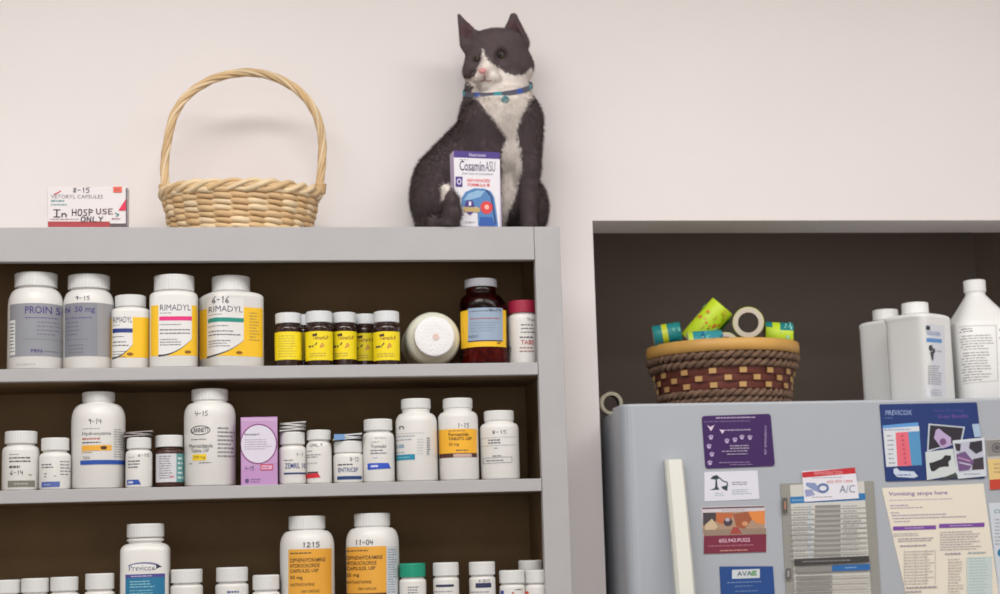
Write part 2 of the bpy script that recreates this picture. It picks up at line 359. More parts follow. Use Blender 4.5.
def tem(cx, R, y0, y1, full=True, rt=0):
    e = [('r', cx-R, y0, cx+R, y1, YL)]
    if full: e += [('p', [(cx-7+rt, y0+3), (cx-2+rt, y0+2), (cx-2+rt, y0+5), (cx-6+rt, y0+5)], (60, 40, 20)), ('t', cx-6.5+rt, y0+4.5, cx+9.5+rt, y0+8.6, 'Temaril-P', (130, 70, 40), 1),
       ('g', cx-10+rt, y0+13, cx-4+rt, y0+17, 1, (60, 50, 20), .6), ('l', [(cx+1+rt, y0+17), (cx+3+rt, y0+12), (cx+5+rt, y0+15), (cx+2+rt, y0+16)], .9, (200, 110, 80)), ('l', [(cx-4+rt, y0+14), (cx-2+rt, y0+11.5)], 1.1, (50, 45, 40)), ('g', cx-9, y0+21, cx+9, y0+26, 2, (205, 165, 20), .5)]
    else: e += [('g', cx-10, y0+3, cx+10, y0+26, 9, (205, 175, 20), .4)]
    return e
GA = 'small amber bottles with yellow labels'
CAPG = mat((214, 216, 218), .42, name='pale_grey_cap')
def amb(label, cx, R, rc, yt, yc, y0, y1, zt=None, **k):
    bottle(label, cx, R, k.pop('cc', cx), rc, yt, yc, yc+2.5, yc+7, z1t, tem(cx, R, y0, y1, **{a: k.pop(a) for a in ('full', 'rt') if a in k}), body=AMBERD, cap=CAPG, name='amber_bottle', group=GA, **k)
amb('small amber bottle, its yellow label turned to plain side, leftmost of the amber row', 288.3, 13.8, 13, 312, 322.5, 331.5, 359.5, full=False, setback=.02)
amb('small amber bottle hidden behind the two leftmost amber bottles, only cap edge showing', 303, 13, 12.2, 314, 325, 332.5, 359.5, full=False, setback=.075)
amb('small amber bottle with yellow label facing front, second from left in the amber row', 319, 14, 13.2, 310.3, 321.7, 331, 360, setback=.012)
amb('small amber bottle with yellow label, middle of the amber row touching its left neighbour', 344.2, 12.8, 12, 311.5, 322, 331, 359, setback=.03)
amb('small amber bottle set furthest back in the amber row, cap greyish', 364.6, 12.2, 11, 313.3, 323.5, 333, 360.5, setback=.062)
amb('small amber bottle with yellow label, rightmost of the amber row beside lying jar', 386.3, 13.8, 12.8, 310.3, 321.5, 331.3, 360, setback=.012)
# white bottle lying on its side, cap towards the room
def lying():
    Yc = YF+.012; c = P(432.3, 337, Yc+.05); r = 27.2*mpp(Yc+.04); zc = z1t+r+.0002; cc = P(434.6, 336, Yc); 
    t = thing('white_jar', (c.x, Yc+.06, z1t), 'round white jar lying on its side with its cap facing the room', 'jar')
    bm = bmesh.new(); rings = []; seg = 56
    prof = [(r*.72, .016), (r*.74, .02), (r*.86, .024), (r*.95, .031), (r*.99, .040), (r, .05), (r, .135), (r*.96, .142), (r*.8, .145)]
    for rr, y in prof: rings.append([bm.verts.new((c.x+rr*math.cos(2*PI*k/seg), Yc+y, zc+rr*math.sin(2*PI*k/seg))) for k in range(seg)])
    for A, Bq in zip(rings[:-1], rings[1:]):
        for k in range(seg): bm.faces.new((A[k], A[(k+1) % seg], Bq[(k+1) % seg], Bq[k])).smooth = True
    bm.faces.new(rings[0][::-1]); bm.faces.new(rings[-1])
    bmesh.ops.recalc_face_normals(bm, faces=bm.faces)
    obj('jar_body', bm, mat((224, 222, 205), .35, sss=.3, name='milky_plastic'), t)
    rc = 19.8*mpp(Yc)
    bm = cap_mesh(0, 0, rc, 0, .017)
    bmesh.ops.inset_region(bm, faces=[f for f in bm.faces if f.normal.z > .9 and len(f.verts) > 10], thickness=.001, depth=-.0006)
    bmesh.ops.transform(bm, matrix=Matrix.Translation((cc.x, Yc+.017, zc)) @ Matrix.Rotation(PI/2, 4, 'X'), verts=bm.verts)
    obj('cap', bm, mat((232, 230, 230), .45, bump=.6, bscale=250, name='cap_top'), t)
    bm = bmesh.new(); g = bmesh.ops.create_circle(bm, cap_ends=True, segments=20, radius=.0052)
    bmesh.ops.transform(bm, matrix=Matrix.Translation((cc.x+.002, Yc-.0008, zc-.001)) @ Matrix.Rotation(PI/2, 4, 'X'), verts=bm.verts)
    o = obj('cap_mark', bm, mat((222, 192, 184), .6, name='pink_mark'), t); o['label'] = 'pinkish round mark on the cap'
lying()
bottle('large dark amber bottle with yellow and blue-grey label and grey cap', 483.5, 24.3, 480.5, 16.3, 277.5, 285.8, 293, 308, z1t,
 [('r', 459.5, 309, 507.6, 346.5, YEL), ('r', 469, 307.5, 503.5, 341, (150, 168, 190)), ('r', 469, 340, 503, 341.3, (50, 50, 70)), ('g', 470, 309.5, 501, 312, 1, (70, 80, 90), .5), ('h', 489, 307.8, 501.5, 312, '4-14'), ('g', 471, 317, 502, 319.5, 1, (160, 60, 60), .5), ('g', 471, 321, 500, 332, 4, (120, 135, 155), .3),
  ('t', 470, 334.5, 479, 337.3, 'NDC', (60, 60, 80)), ('e', 499, 342.8, 2.2, 1.2, (160, 110, 20))],
 body=AMBER, cap=mat((158, 158, 164), .45, name='grey_cap'), name='amber_bottle', fill=z1t+.05, neck=.92, setback=.01, group=G1)
bottle('white bottle with crimson cap, partly behind the right post of the shelving', 522.5, 15.4, 523, 14.4, 299.5, 312, 313.5, 319, z1t,
 [('t', 527, 318, 537, 322, 'Thyro', (60, 55, 60)), ('g', 521, 323, 537, 334, 3, (70, 60, 70), .35), ('t', 521, 340, 534, 344.5, 'TABS', (175, 40, 50), 1), ('g', 520, 335.5, 536, 339, 1, (70, 60, 70), .5), ('g', 520, 346, 536, 353, 2, (150, 80, 90), .4), ('g', 507.5, 344, 513, 354, 7, (60, 60, 60), .6)],
 cap=mat((158, 32, 62), .4, name='crimson_cap'), setback=.02, group=G1)
# ================================================================== row 2
BLU = (35, 75, 160)
bottle('white bottle with grey-brown bar on label, far left of middle shelf', 20.5, 18.2, 21.6, 15.7, 430.5, 443, 445.5, 451, z2t,
 [('g', 9, 453, 22, 455.5, 1, (110, 110, 105), .4), ('g', 9, 456, 33, 463, 2, (60, 62, 60), .5), ('g', 9, 465, 24, 468.5, 1, (50, 50, 50), .8), ('h', 10, 470, 23, 475, '6-14'), ('g', 28, 474, 33, 476, 1, (120, 120, 90), .6), ('r', 7.5, 480.5, 33.5, 487, (122, 118, 108)), ('g', 14, 482.5, 28, 485, 1, (200, 200, 195), .4)], group=G2)
bottle('small white bottle with pale blue bar, second from left on middle shelf', 54.8, 15.6, 55.7, 13.6, 437.3, 450, 452.5, 457, z2t,
 [('g', 41, 463, 54, 468.5, 2, (60, 62, 75), .5), ('g', 44, 472, 47, 478, 2, (70, 70, 110), .4), ('g', 60, 460, 70, 476, 5, (110, 112, 118), .4), ('g', 54, 475, 57, 477, 1, (90, 90, 90)), ('r', 41, 481.5, 59.5, 487, (82, 100, 165)), ('g', 44, 483.5, 52, 485.5, 1, (180, 185, 210), .5)], group=G2)
bottle('large white bottle with orange stripe and long blue stripe, dated 9-14', 98.5, 26.5, 98.8, 16, 391, 401, 403, 419, z2t,
 [('h', 88.5, 418.5, 101.5, 424, '9-14'), ('g', 82, 427.5, 101, 429.5, 1, (130, 130, 130), .4), ('t', 82, 431.5, 110.5, 436, 'Hydroxyzine', (55, 60, 75)), ('g', 82, 437, 100, 440, 1, (190, 90, 80), .7), ('g', 82, 441, 102, 443.5, 1, (70, 70, 90), .6),
  ('r', 81.5, 445, 111, 450.5, (230, 170, 60)), ('e', 103.5, 447.8, 3.2, 1.9, (70, 45, 20)), ('g', 82, 451, 95, 453, 1, (190, 140, 60), .5), ('t', 82.5, 456, 90, 459, 'TEVA', (110, 120, 135)), ('r', 80, 460, 124.5, 464.3, (30, 75, 160)), ('g', 113, 428, 122, 458, 12, (150, 150, 150), .35)], soft=.8, neck=.95, group=G2)
bottle('small white bottle with blue flag on label, right of the big 9-14 bottle', 139, 13.2, 139, 12, 437, 448.3, 450, 455, z2t,
 [('h', 138, 453.5, 149, 457, '6-15'), ('g', 128, 456, 137, 458, 1, (110, 110, 110), .4), ('g', 128, 459.5, 142, 468.5, 3, (55, 60, 65), .5), ('p', [(126.8, 479.5), (138.5, 479.5), (141, 484.5), (126.8, 484.5)], BLU), ('r', 128, 481, 133, 483, (200, 205, 225))], group=G2)
bottle('brown bottle with white cap and grey text label edged in teal', 169.3, 15, 169, 13.6, 434.7, 446.5, 449, 452.5, z2t,
 [('r', 155.5, 453.5, 176.3, 482, (205, 203, 208)), ('g', 159, 455, 173, 479, 10, (110, 110, 120), .5), ('r', 176.3, 453.5, 184, 482, (90, 150, 150)), ('g', 177.5, 456, 183, 480, 5, (215, 230, 228), .5), ('g', 170, 475, 174, 478.5, 1, (190, 70, 90), .7)],
 body=mat((62, 34, 28), .25, name='brown_plastic'), setback=.02, group=G2)
bottle('large white bottle with oval logo and small yellow strength tag, dated 4-15', 209.6, 25.6, 210, 18, 388, 399.5, 402, 416, z2t,
 [('h', 194.5, 410.5, 208, 416, '4-15'), ('o', 200.3, 430, 10, 4.8, .8, (60, 60, 60)), ('t', 191.5, 427.5, 209, 432, 'LANNETT', (50, 50, 55), 1), ('g', 191, 438, 209, 440, 1, (80, 80, 80), .5), ('t', 189, 443.5, 212.5, 447.5, 'Metronidazole', (45, 45, 50)), ('t', 191, 448.5, 209, 452.5, 'Tablets, USP', (45, 45, 50)),
  ('r', 192.5, 454, 206.3, 460, (235, 200, 30)), ('t', 193.5, 455.3, 205.3, 459.2, '500 mg', (50, 40, 10)), ('g', 189, 462, 194, 464, 1, (60, 60, 60)), ('g', 199, 461.5, 211, 463.5, 1, (60, 60, 60)), ('g', 217.5, 426, 234, 458, 8, (110, 108, 115), .35)], soft=.8, neck=.93, group=G2)
# carton with a pale disc
def carton(name, label, x0, x1, y0, Y, zs, depth, m, els, sidepx=0, ang=0, y1=None, slopes=True, cat='box'):
    a = P(x0, y0, Y); b = P(x1, y0+slope(y0)*(x1-x0), Y); zt = (a.z+b.z)/2; w = P(x1, 470, Y).x-P(x0, 470, Y).x if False else b.x-a.x
    t = thing(name, ((a.x+b.x)/2, Y+depth/2, zs), label, cat)
    bm = B(-w/2, w/2, 0, depth, .0002, zt-zs, bev=.0008)
    # open the tuck flap line on the top
    R_ = Matrix.Translation(((a.x+b.x)/2, Y, zs)) @ Matrix.Rotation(ang, 4, 'Z')
    bmesh.ops.transform(bm, matrix=R_, verts=bm.verts)
    obj('carton', bm, m, t)
    xm = (a.x+b.x)/2
    def mf(px, py, L):
        p = P(px, py, Y); q = Vector((max(-w/2, min(w/2, p.x-xm)), -.0003-.00008*L, 0)); q = R_ @ q; q.z = min(zt-.0001, max(zs+.0003, p.z)); return q
    draw(els, mf, (x0+x1)/2, None, t, 'front_print')
    return t
LIL = (196, 148, 202)
carton('medicine_box', 'lilac carton with a large pale disc on its front, beside white bottles', 240.7, 277.3, 417.3, YF+.012, z2t, .035, mat((190, 140, 195), .55, name='lilac_card'),
 [('r', 241.5, 418, 277.3, 485.5, (190, 150, 192)), ('r', 241.5, 418, 277, 421, (200, 165, 202)), ('p', [(241.5, 470), (277, 462), (277, 485.5), (241.5, 485.5)], (184, 140, 188)), ('e', 258.5, 444, 18.7, 20.3, (130, 60, 120)), ('e', 258.5, 444, 17.5, 19, (214, 208, 222)),
  ('t', 244.5, 433, 259, 436, 'Benazepril', (60, 50, 70), 1), ('g', 244.5, 438.5, 272, 450, 5, (140, 130, 155), .35), ('h', 245, 466, 254, 470.5, '4-15', (70, 60, 120)), ('r', 260.5, 464.3, 273, 470.5, (190, 60, 80)), ('r', 261.5, 465.5, 272, 469.5, (215, 170, 200)), ('g', 262.5, 466, 271, 469, 1, (190, 60, 80)),
  ('e', 247, 480.5, 2, 2.2, (90, 70, 120)), ('g', 250.5, 478, 262, 483, 2, (110, 80, 140), .4)])
bottle('white bottle with navy text, a folded leaflet lying on its cap', 292.4, 13.6, 292.4, 12.4, 431.5, 444, 446, 450.5, z2t,
 [('h', 296.5, 452.8, 303, 456.3, '1-1'), ('g', 284, 459, 296, 461.5, 1, (110, 110, 120), .5), ('t', 285, 463, 305.6, 468.5, 'ZEMRIL 10', (35, 55, 120), 1), ('r', 284, 472.5, 306, 474.3, (35, 55, 110))], setback=.01, group=G2)
bottle('white bottle with red flag on label, handwriting above', 318.4, 12.8, 319, 11.9, 429.5, 439.5, 442, 448, z2t,
 [('h', 309.5, 443.2, 323, 446.5, 'ONLY'), ('g', 308, 450, 314, 451.5, 1, (90, 90, 95), .5), ('g', 307, 453.5, 321, 458, 2, (120, 120, 125), .5), ('g', 307, 462, 320, 464, 1, (150, 150, 155), .5), ('r', 308, 471.5, 318, 473, (60, 55, 60)), ('p', [(306.3, 473.5), (318, 473), (320.5, 477.5), (306.5, 478)], (205, 35, 50))], setback=.012, group=G2)
bottle('squat wide-capped white bottle with dark navy bar, blue-white packet on top', 348, 15.1, 348, 14.2, 440.5, 452.3, 453.5, 457.5, z2t,
 [('h', 350, 457, 359, 461.5, '8-12'), ('g', 338, 463, 355, 466, 1, (60, 55, 65), .6), ('t', 338.5, 467.5, 358, 472, 'ENTRICEF', (35, 65, 125), 1), ('r', 337.5, 476, 362, 479.5, (25, 60, 115))], setback=.012, neck=.92, group=G2)
bottle('white bottle with bright blue flag on label, right of packet-topped bottle', 379, 16, 377, 14.2, 418.5, 430, 432, 438, z2t,
 [('g', 375, 437, 386, 439, 1, (140, 140, 145), .4), ('g', 371, 441, 382, 443, 1, (110, 110, 115), .4), ('t', 371, 444.5, 386, 448, 'Tramadol', (60, 62, 75)), ('g', 371, 449, 389, 454.5, 2, (80, 82, 95), .5), ('g', 373, 457, 378, 458.5, 1, (100, 140, 190), .5), ('p', [(368, 463), (388.5, 463), (391, 468.5), (368, 469.5)], (45, 80, 190)), ('r', 371, 465, 378, 467, (200, 205, 230))], setback=.01, group=G2)
bottle('tall white bottle with teal bar and teal number on clear label', 416, 20.9, 415.8, 14.8, 398, 408, 412.5, 422, z2t,
 [('h', 400, 425, 404.5, 428.5, 'n'), ('g', 396, 434, 415, 441, 2, (140, 155, 170), .35), ('t', 398, 443.5, 404.5, 447.5, '100', (30, 130, 170), 1), ('g', 396, 450.5, 408, 453, 1, (110, 150, 170), .4), ('r', 395.3, 454, 415, 459.5, (30, 135, 165)), ('g', 399, 456, 412, 457.6, 1, (120, 200, 215), .6), ('g', 417, 438, 424, 455, 6, (190, 190, 195), .3),
  ('r', 426.5, 437, 430.5, 455.5, (205, 205, 205)), ('g', 427, 437.5, 430.5, 455, 8, (70, 70, 75), .6), ('l', [(396, 433), (424, 433)], .35, (160, 165, 175))], neck=.93, setback=.008, group=G2)
bottle('tall white bottle with orange label over brown band reading 50 mg', 458.2, 20, 457, 14.8, 397.5, 407.5, 411, 417, z2t,
 [('h', 458, 423, 469.5, 427.8, '1-15', (50, 50, 100)), ('r', 438.4, 428.8, 478, 453, (240, 178, 45)), ('r', 438.4, 453, 478, 457.3, (80, 40, 30)), ('r', 453.5, 453.7, 472, 457, (195, 165, 150)), ('g', 449, 430, 471, 431.5, 1, (120, 90, 40), .6), ('t', 449, 432.5, 468.5, 436, 'Furosemide', (70, 45, 20), 1), ('t', 449, 437, 472, 440.6, 'TABLETS, USP', (70, 45, 20), 1), ('t', 449.5, 442.5, 459, 446.5, '50 mg', (70, 45, 20)), ('g', 456, 449, 471, 451.5, 1, (110, 80, 30), .6)], neck=.95, setback=.008, group=G2)
bottle('plain white bottle with thin framed label, rightmost on middle shelf', 499.8, 19.5, 498, 15, 410, 420, 422.5, 428, z2t,
 [('h', 492.5, 430, 506.5, 434, '8-15'), ('l', [(482, 437.5), (517, 437)], .4, (150, 152, 160)), ('g', 489, 438.5, 502, 444, 2, (70, 75, 85), .6), ('l', [(482, 445.5), (517, 445)], .4, (150, 152, 160)), ('g', 494, 447, 499, 449, 1, (100, 130, 160)), ('g', 493, 454.5, 502, 457, 1, (90, 90, 95)), ('l', [(485, 457.5), (512, 457), (512, 462.5), (485, 463), (485, 457.5)], .4, (120, 122, 130)), ('g', 487, 459, 510, 461.5, 1, (110, 110, 120), .5)], neck=.95, setback=.008, group=G2)
def packet(name, label, x0, x1, y0, y1, Y0, Y1, m, folds=2, cat='leaflet', extra=None, zrest=None):
    z0 = zrest; w0 = P(x0, y1, Y0); w1 = P(x1, y1, Y0); zt = P(x0, y0, Y0).z; h = max(.003, zt-z0)
    t = thing(name, ((w0.x+w1.x)/2, (Y0+Y1)/2, z0), label, cat)
    pts = []                                              # a zig-zag folded strip seen edge on
    n = folds*2+1; bm = bmesh.new(); sec = []
    for k in range(n+1):
        sec.append((w0.x if k % 2 == 0 else w1.x, z0+.0006+(h-.0012)*k/n))
    for (xa, za), (xb, zb_) in zip(sec[:-1], sec[1:]):
        vs = [bm.verts.new(v) for v in ((xa, Y0, za), (xb, Y0, zb_), (xb, Y1, zb_), (xa, Y1, za))]
        vt = [bm.verts.new((v.co.x, v.co.y, v.co.z+h/n*.6)) for v in vs]
        for q in ((0, 1, 2, 3), (7, 6, 5, 4), (0, 4, 5, 1), (1, 5, 6, 2), (2, 6, 7, 3), (3, 7, 4, 0)):
            bm.faces.new([(vs+vt)[i] for i in q])
    bmesh.ops.recalc_face_normals(bm, faces=bm.faces)
    obj('folded_sheet', bm, m, t)
    if extra: extra(t, w0, w1, z0, zt)
    return t
def cap_top(px, y, Y): return P(px, y, Y).z
packet('folded_leaflet', 'folded white leaflet lying on a cap beside the lilac carton', 279.5, 306, 422.3, 431, YF+.014, YF+.05, mat((205, 202, 200), .7, name='leaflet_paper'), zrest=P(292.4, 431.5, YF+.012).z+.0003)
packet('pill_packet', 'thin white packet with blue corner resting on a squat bottle cap', 333.5, 362, 434.3, 440.5, YF+.014, YF+.055, mat((210, 212, 216), .6, name='packet_card'), folds=1, cat='packet', zrest=P(348, 440.5, YF+.014).z+.0003,
 extra=lambda t, a, b, z0, z1: obj('blue_corner', B(a.x+.001, a.x+.018, YF+.0125, YF+.0139, z0+.001, z1), mat((110, 150, 195), .5), t))
packet('blister_strip', 'clear grey blister strip balanced on the cap of a small 6-15 bottle', 123.5, 152.5, 431.5, 437, YF+.016, YF+.045, mat((150, 142, 138), .25, name='blister_plastic'), folds=1, cat='blister pack', zrest=P(139, 437, YF+.01).z+.0003)
# ================================================================== row 3
def low(label, cx, R, rc, yt, yc, els=(), cap=None, setback=.01, **k):
    return bottle(label, cx, R, k.pop('cc', cx), rc, yt, yc, yc+2, yc+k.pop('sh', 5), z3t, els, cap=cap, setback=setback, group=G3, **k)
low('white-capped bottle cut by the photo frame, leftmost on bottom shelf', 6, 15, 14, 580, 593.5)
low('white-capped bottle touching the leftmost one on bottom shelf', 35, 15, 13.6, 578.3, 592.5)
low('white-capped bottle, third from left on bottom shelf', 64.3, 14.8, 13.7, 577, 591)
low('white bottle with slightly tilted-looking cap, just left of the tall blue-labelled bottle', 99.8, 15, 14.2, 573.5, 589.5)
bottle('tall squarish white bottle with teal-blue label on bottom shelf', 145, 24.2, 146, 18.3, 523.5, 537, 543.5, 551, z3t,
 [('e', 143.5, 566.5, 16, 4.4, (110, 110, 150)), ('e', 142, 567.3, 15, 3.6, (226, 225, 224)), ('t', 129, 565, 155, 570.5, 'Previcox', (45, 45, 80)), ('p', [(156, 564), (161.5, 567), (156, 569)], (45, 45, 80)), ('r', 125.5, 575, 164.5, 604, (25, 110, 150)), ('r', 125.5, 574, 164.5, 577.5, (75, 70, 140)), ('g', 131, 575, 158, 577, 1, (210, 200, 225), .5),
  ('g', 130, 580, 157, 588, 3, (130, 205, 215), .45), ('g', 130, 589, 160, 600, 4, (110, 190, 205), .4)], n=4, ring=True, neck=.9, setback=.008, group=G3)
low('white-capped bottle immediately right of the tall blue-labelled bottle', 186.6, 16.2, 15.6, 569.3, 583)
low('white-capped bottle alone between two gaps, taller than its right neighbour', 232, 16.6, 15.7, 567.3, 581.8, [('g', 227, 590.5, 240, 593.5, 1, (60, 70, 140), .8)])
low('shorter white-capped bottle, just left of the big orange-labelled pair', 266, 13.8, 13.2, 575, 590)
ORG = (226, 163, 56); DK = (70, 45, 20)
def diph(x0, x1, y0, tx, mg, hand, hx):
    return [('r', x0, y0, x1, 596, ORG), ('g', tx, y0+2.5, tx+26, y0+5.5, 1, DK, .5), ('t', tx, y0+9, tx+35, y0+13, 'DIPHENHYDRAMINE', DK, 1), ('t', tx, y0+14.5, tx+29, y0+18.5, 'HYDROCHLORIDE', DK, 1), ('t', tx, y0+20, tx+28, y0+24, 'CAPSULES, USP', DK, 1),
      ('t', tx, y0+26.5, tx+12, y0+30.8, mg, DK, 1), ('t', tx, y0+34, tx+24, y0+37, 'ANTIHISTAMINE', DK), ('t', tx+11, y0+41, tx+29, y0+43.5, '1000 CAPSULES', DK), ('h', hx, y0-7, hx+17, y0-1.5, hand)]
bottle('large white bottle with orange label of bold dark print, left of the orange pair', 307, 27.2, 307, 18.2, 515.7, 529, 530.5, 547, z3t, diph(288.5, 332, 549, 290.5, '50 mg', '1215', 303), neck=.93, soft=.8, setback=.008, group=G3)
bottle('large white bottle with orange label and side text strip, right of the orange pair', 372.6, 26.6, 371.8, 18, 513, 526, 527.5, 544, z3t, diph(346.6, 386.5, 546.3, 347.5, '25 mg', '11-04', 356)+[('r', 387, 547, 398, 596, (200, 205, 210)), ('g', 388, 549, 397, 594, 18, (110, 125, 150), .5), ('r', 346.6, 593, 386.5, 596, (80, 40, 30))], neck=.93, soft=.8, setback=.008, group=G3)
low('white bottle with a bright green cap', 412.5, 13.5, 13, 563.3, 577.2, [('g', 408, 586, 420, 594, 3, (90, 95, 105), .5)], cap=mat((12, 142, 112), .4, name='green_cap'))
NV = (45, 48, 85)
low('white-capped bottle with narrow navy bar, right of the green-capped bottle', 445.8, 13, 12.9, 562.5, 575.8, [('r', 436.5, 584.5, 454, 587, NV), ('g', 435, 590, 456, 593, 1, (150, 150, 160), .5)])
low('white-capped bottle with thick navy bar and handwriting above it', 482, 13.2, 13, 561.8, 575, [('h', 479, 579.3, 490, 582.5, '8-2015'), ('r', 476, 583, 491.5, 587.8, NV), ('g', 472, 590.5, 494, 593.5, 1, (150, 150, 160), .5)])
low('white-capped bottle, front one of the cluster by the right post', 512, 12.9, 12.8, 570.3, 583.2, [('r', 502, 590.5, 504.5, 594, (60, 70, 160)), ('e', 513, 593, 1.2, 1, (200, 60, 60)), ('g', 515, 588.5, 523, 591, 1, (60, 60, 60))])
low('white-capped bottle right of the front one, cut off by the right post', 537, 12.8, 12.3, 570, 583, [('e', 528, 592.5, 1.6, 1.4, (220, 80, 60))], setback=.01)
low('taller grey-looking cap of a bottle behind the cluster by the right post', 530.5, 12.4, 12, 560.3, 573, setback=.06)
# ================================================================== on top of the unit
YB = YF+.008
carton('medicine_box', 'small white carton with red base stripe and handwriting, left of wicker basket', 47.5, 127.7, 186.3, YB, ZT, .03, mat((214, 208, 208), .6, name='white_card'),
 [('r', 48, 186.8, 127, 226, (222, 216, 216)), ('r', 48, 221.5, 110, 227, (168, 58, 62)), ('r', 110, 223.5, 127.5, 227, (90, 75, 80)), ('r', 125.8, 188, 127.4, 227, (95, 90, 100)),
  ('l', [(54, 194.5), (57, 193.5), (61, 191)], 1.2, (200, 60, 80)), ('t', 51, 194.8, 103, 198.6, 'VETORYL CAPSULES', (125, 115, 125)), ('h', 73, 187.5, 90, 193, '8-15', (70, 62, 72)), ('g', 51, 199.5, 66, 202.5, 1, (90, 150, 150), .6), ('g', 51, 203.5, 67, 206, 1, (110, 165, 165), .6),
  ('h', 53.5, 209.5, 67, 217.5, 'In', (55, 50, 62)), ('h', 72, 208.8, 93, 216, 'HOSP', (70, 45, 58)), ('h', 96, 208.5, 113, 214.5, 'USE', (90, 45, 60)), ('h', 80.5, 216.5, 103.5, 222, 'ONLY', (60, 50, 60)), ('g', 50, 218, 80, 220.5, 1, (190, 150, 155), .4),
  ('r', 113.3, 186.8, 122, 192.5, (225, 95, 75)), ('g', 115, 188.5, 120, 191, 1, (190, 60, 60), .9), ('p', [(126, 199), (126, 210.5), (118.5, 210.5)], (222, 30, 75)), ('l', [(115, 213), (119, 214.5), (116, 216.5)], 1, (80, 140, 140)), ('g', 112, 217.5, 122, 220, 1, (150, 80, 95), .5)], ang=0)
WA, WB, WC = mat((206, 174, 130), .6, bump=.3, bscale=200, var=.12, vscale=30, name='wicker'), mat((220, 196, 158), .55, bump=.3, bscale=200, var=.12, vscale=30, name='wicker_pale'), mat((200, 165, 120), .6, bump=.3, bscale=200, var=.12, vscale=30, name='wicker_honey')
def wicker():
    Yc = YF+.106; m_ = mpp(Yc); c = P(241, 190, Yc); m_ = rad_px(241, 190, 1, Yc); a, b = 75*m_, .082
    zr = P(241, 196.5, Yc).z
    t = thing('wicker_basket', (c.x, Yc, ZT), 'pale woven wicker basket with a tall twisted hoop handle on top of the shelving', 'basket')
    rr = random.Random(5); bm = bmesh.new(); NS = 26; rows = 7; z0 = ZT+.004
    def prof(s): return .86+.13*s**.8                        # taper from base to rim
    H = zr-z0
    for i in range(rows):
        for ph in (0, 1):
            pts = []; N = NS*6; s = (i+.5)/rows
            for k in range(N):
                th = 2*PI*k/N; w = math.sin(NS/2*th+(i+ph)*PI)*.0034
                f = prof(s); pts.append((c.x+(a*f+w)*math.cos(th), Yc+(b*f+w)*math.sin(th), z0+H*s+.0012*math.cos(NS/2*th+(i+ph)*PI)))
            tube(bm, pts, [.0052+.0009*math.sin(k*.37+i*2) for k in range(N)], 7, mi=(i+ph) % 3, closed=True)
    for k in range(NS):
        th = 2*PI*(k+.5)/NS
        tube(bm, [(c.x+a*prof(s)*math.cos(th), Yc+b*prof(s)*math.sin(th), z0+H*s) for s in (0, .3, .6, 1)], .0024, 6, mi=1)
    g = bmesh.new(); N = 48
    obj('woven_side', bm, [WA, WB, WC], t)
    bm = bmesh.new()
    for k in range(9):                                        # woven base
        f = .08+.09*k
        tube(bm, [(c.x+a*f*math.cos(2*PI*j/64), Yc+b*f*math.sin(2*PI*j/64), ZT+.0045+.0012*math.sin(j*2+k*PI)) for j in range(64)], .0045, 6, closed=True)
    obj('base', bm, WC, t)
    bm = bmesh.new(); NB = 8                                 # rolled border of overlapping canes
    for j in range(3):
        N = 360; pts = []
        for k in range(N):
            th = 2*PI*k/N; p = NB*th+j*2*PI/3
            f = 1; pts.append((c.x+(a+.006*math.cos(p))*math.cos(th), Yc+(b+.006*math.cos(p))*math.sin(th), zr+.0025+.0075*math.sin(p)))
        tube(bm, pts, [.0046+.0008*math.sin(k*.11+j) for k in range(N)], 8, mi=j % 2, closed=True)
    tube(bm, [(c.x+a*math.cos(2*PI*k/96), Yc+b*math.sin(2*PI*k/96), zr+.002) for k in range(96)], .0062, 8, mi=1, closed=True)
    obj('braided_rim', bm, [WB, WA], t)
    hp = [(165.5, 192), (164.6, 166), (166.8, 146), (173.6, 116.6), (187.7, 95.4), (213.6, 79), (244.3, 72.6), (272.6, 76.5), (298.5, 91), (315, 112), (322, 137.8), (321.6, 166), (319, 190)]
    base = [P(x, y, Yc) for x, y in hp]
    def cr(p0, p1, p2, p3, u): return .5*((2*p1)+(p2-p0)*u+(2*p0-5*p1+4*p2-p3)*u*u+(3*p1-p0-3*p2+p3)*u**3)
    sm = []
    for i in range(len(base)-1):
        g = [base[max(0, i-1)], base[i], base[i+1], base[min(len(base)-1, i+2)]]
        for u in range(12): sm.append(cr(*g, u/12))
    sm.append(base[-1]); bm = bmesh.new(); L = 0
    for j in range(5):
        L = 0; pts = []
        for i, p in enumerate(sm):
            if i: L += (p-sm[i-1]).length
            tn = (sm[min(i+1, len(sm)-1)]-sm[max(i-1, 0)]).normalized(); n1 = Vector((0, 1, 0)); n2 = tn.cross(n1)
            a_ = L/.15*2*PI+j*2*PI/5; pts.append(p+(n1*math.cos(a_)+n2*math.sin(a_))*.0043)
        tube(bm, pts, .0034, 7, mi=j % 2)
    obj('hoop_handle', bm, [WA, WB], t)
    for e in (0, 1):                                          # cane lashing at each foot of the hoop
        bm = bmesh.new(); p = sm[0] if e == 0 else sm[-1]; q = sm[6] if e == 0 else sm[-7]
        for k in range(7):
            o = p+(q-p)*(k/7*1.0)+Vector((0, 0, -.006))
            tube(bm, [o+Vector((.0095*math.cos(2*PI*i/20), .0095*math.sin(2*PI*i/20), .0015*math.sin(2*PI*i/20))) for i in range(20)], .0017, 6, closed=True)
        obj('lashing', bm, WC, t)
wicker()
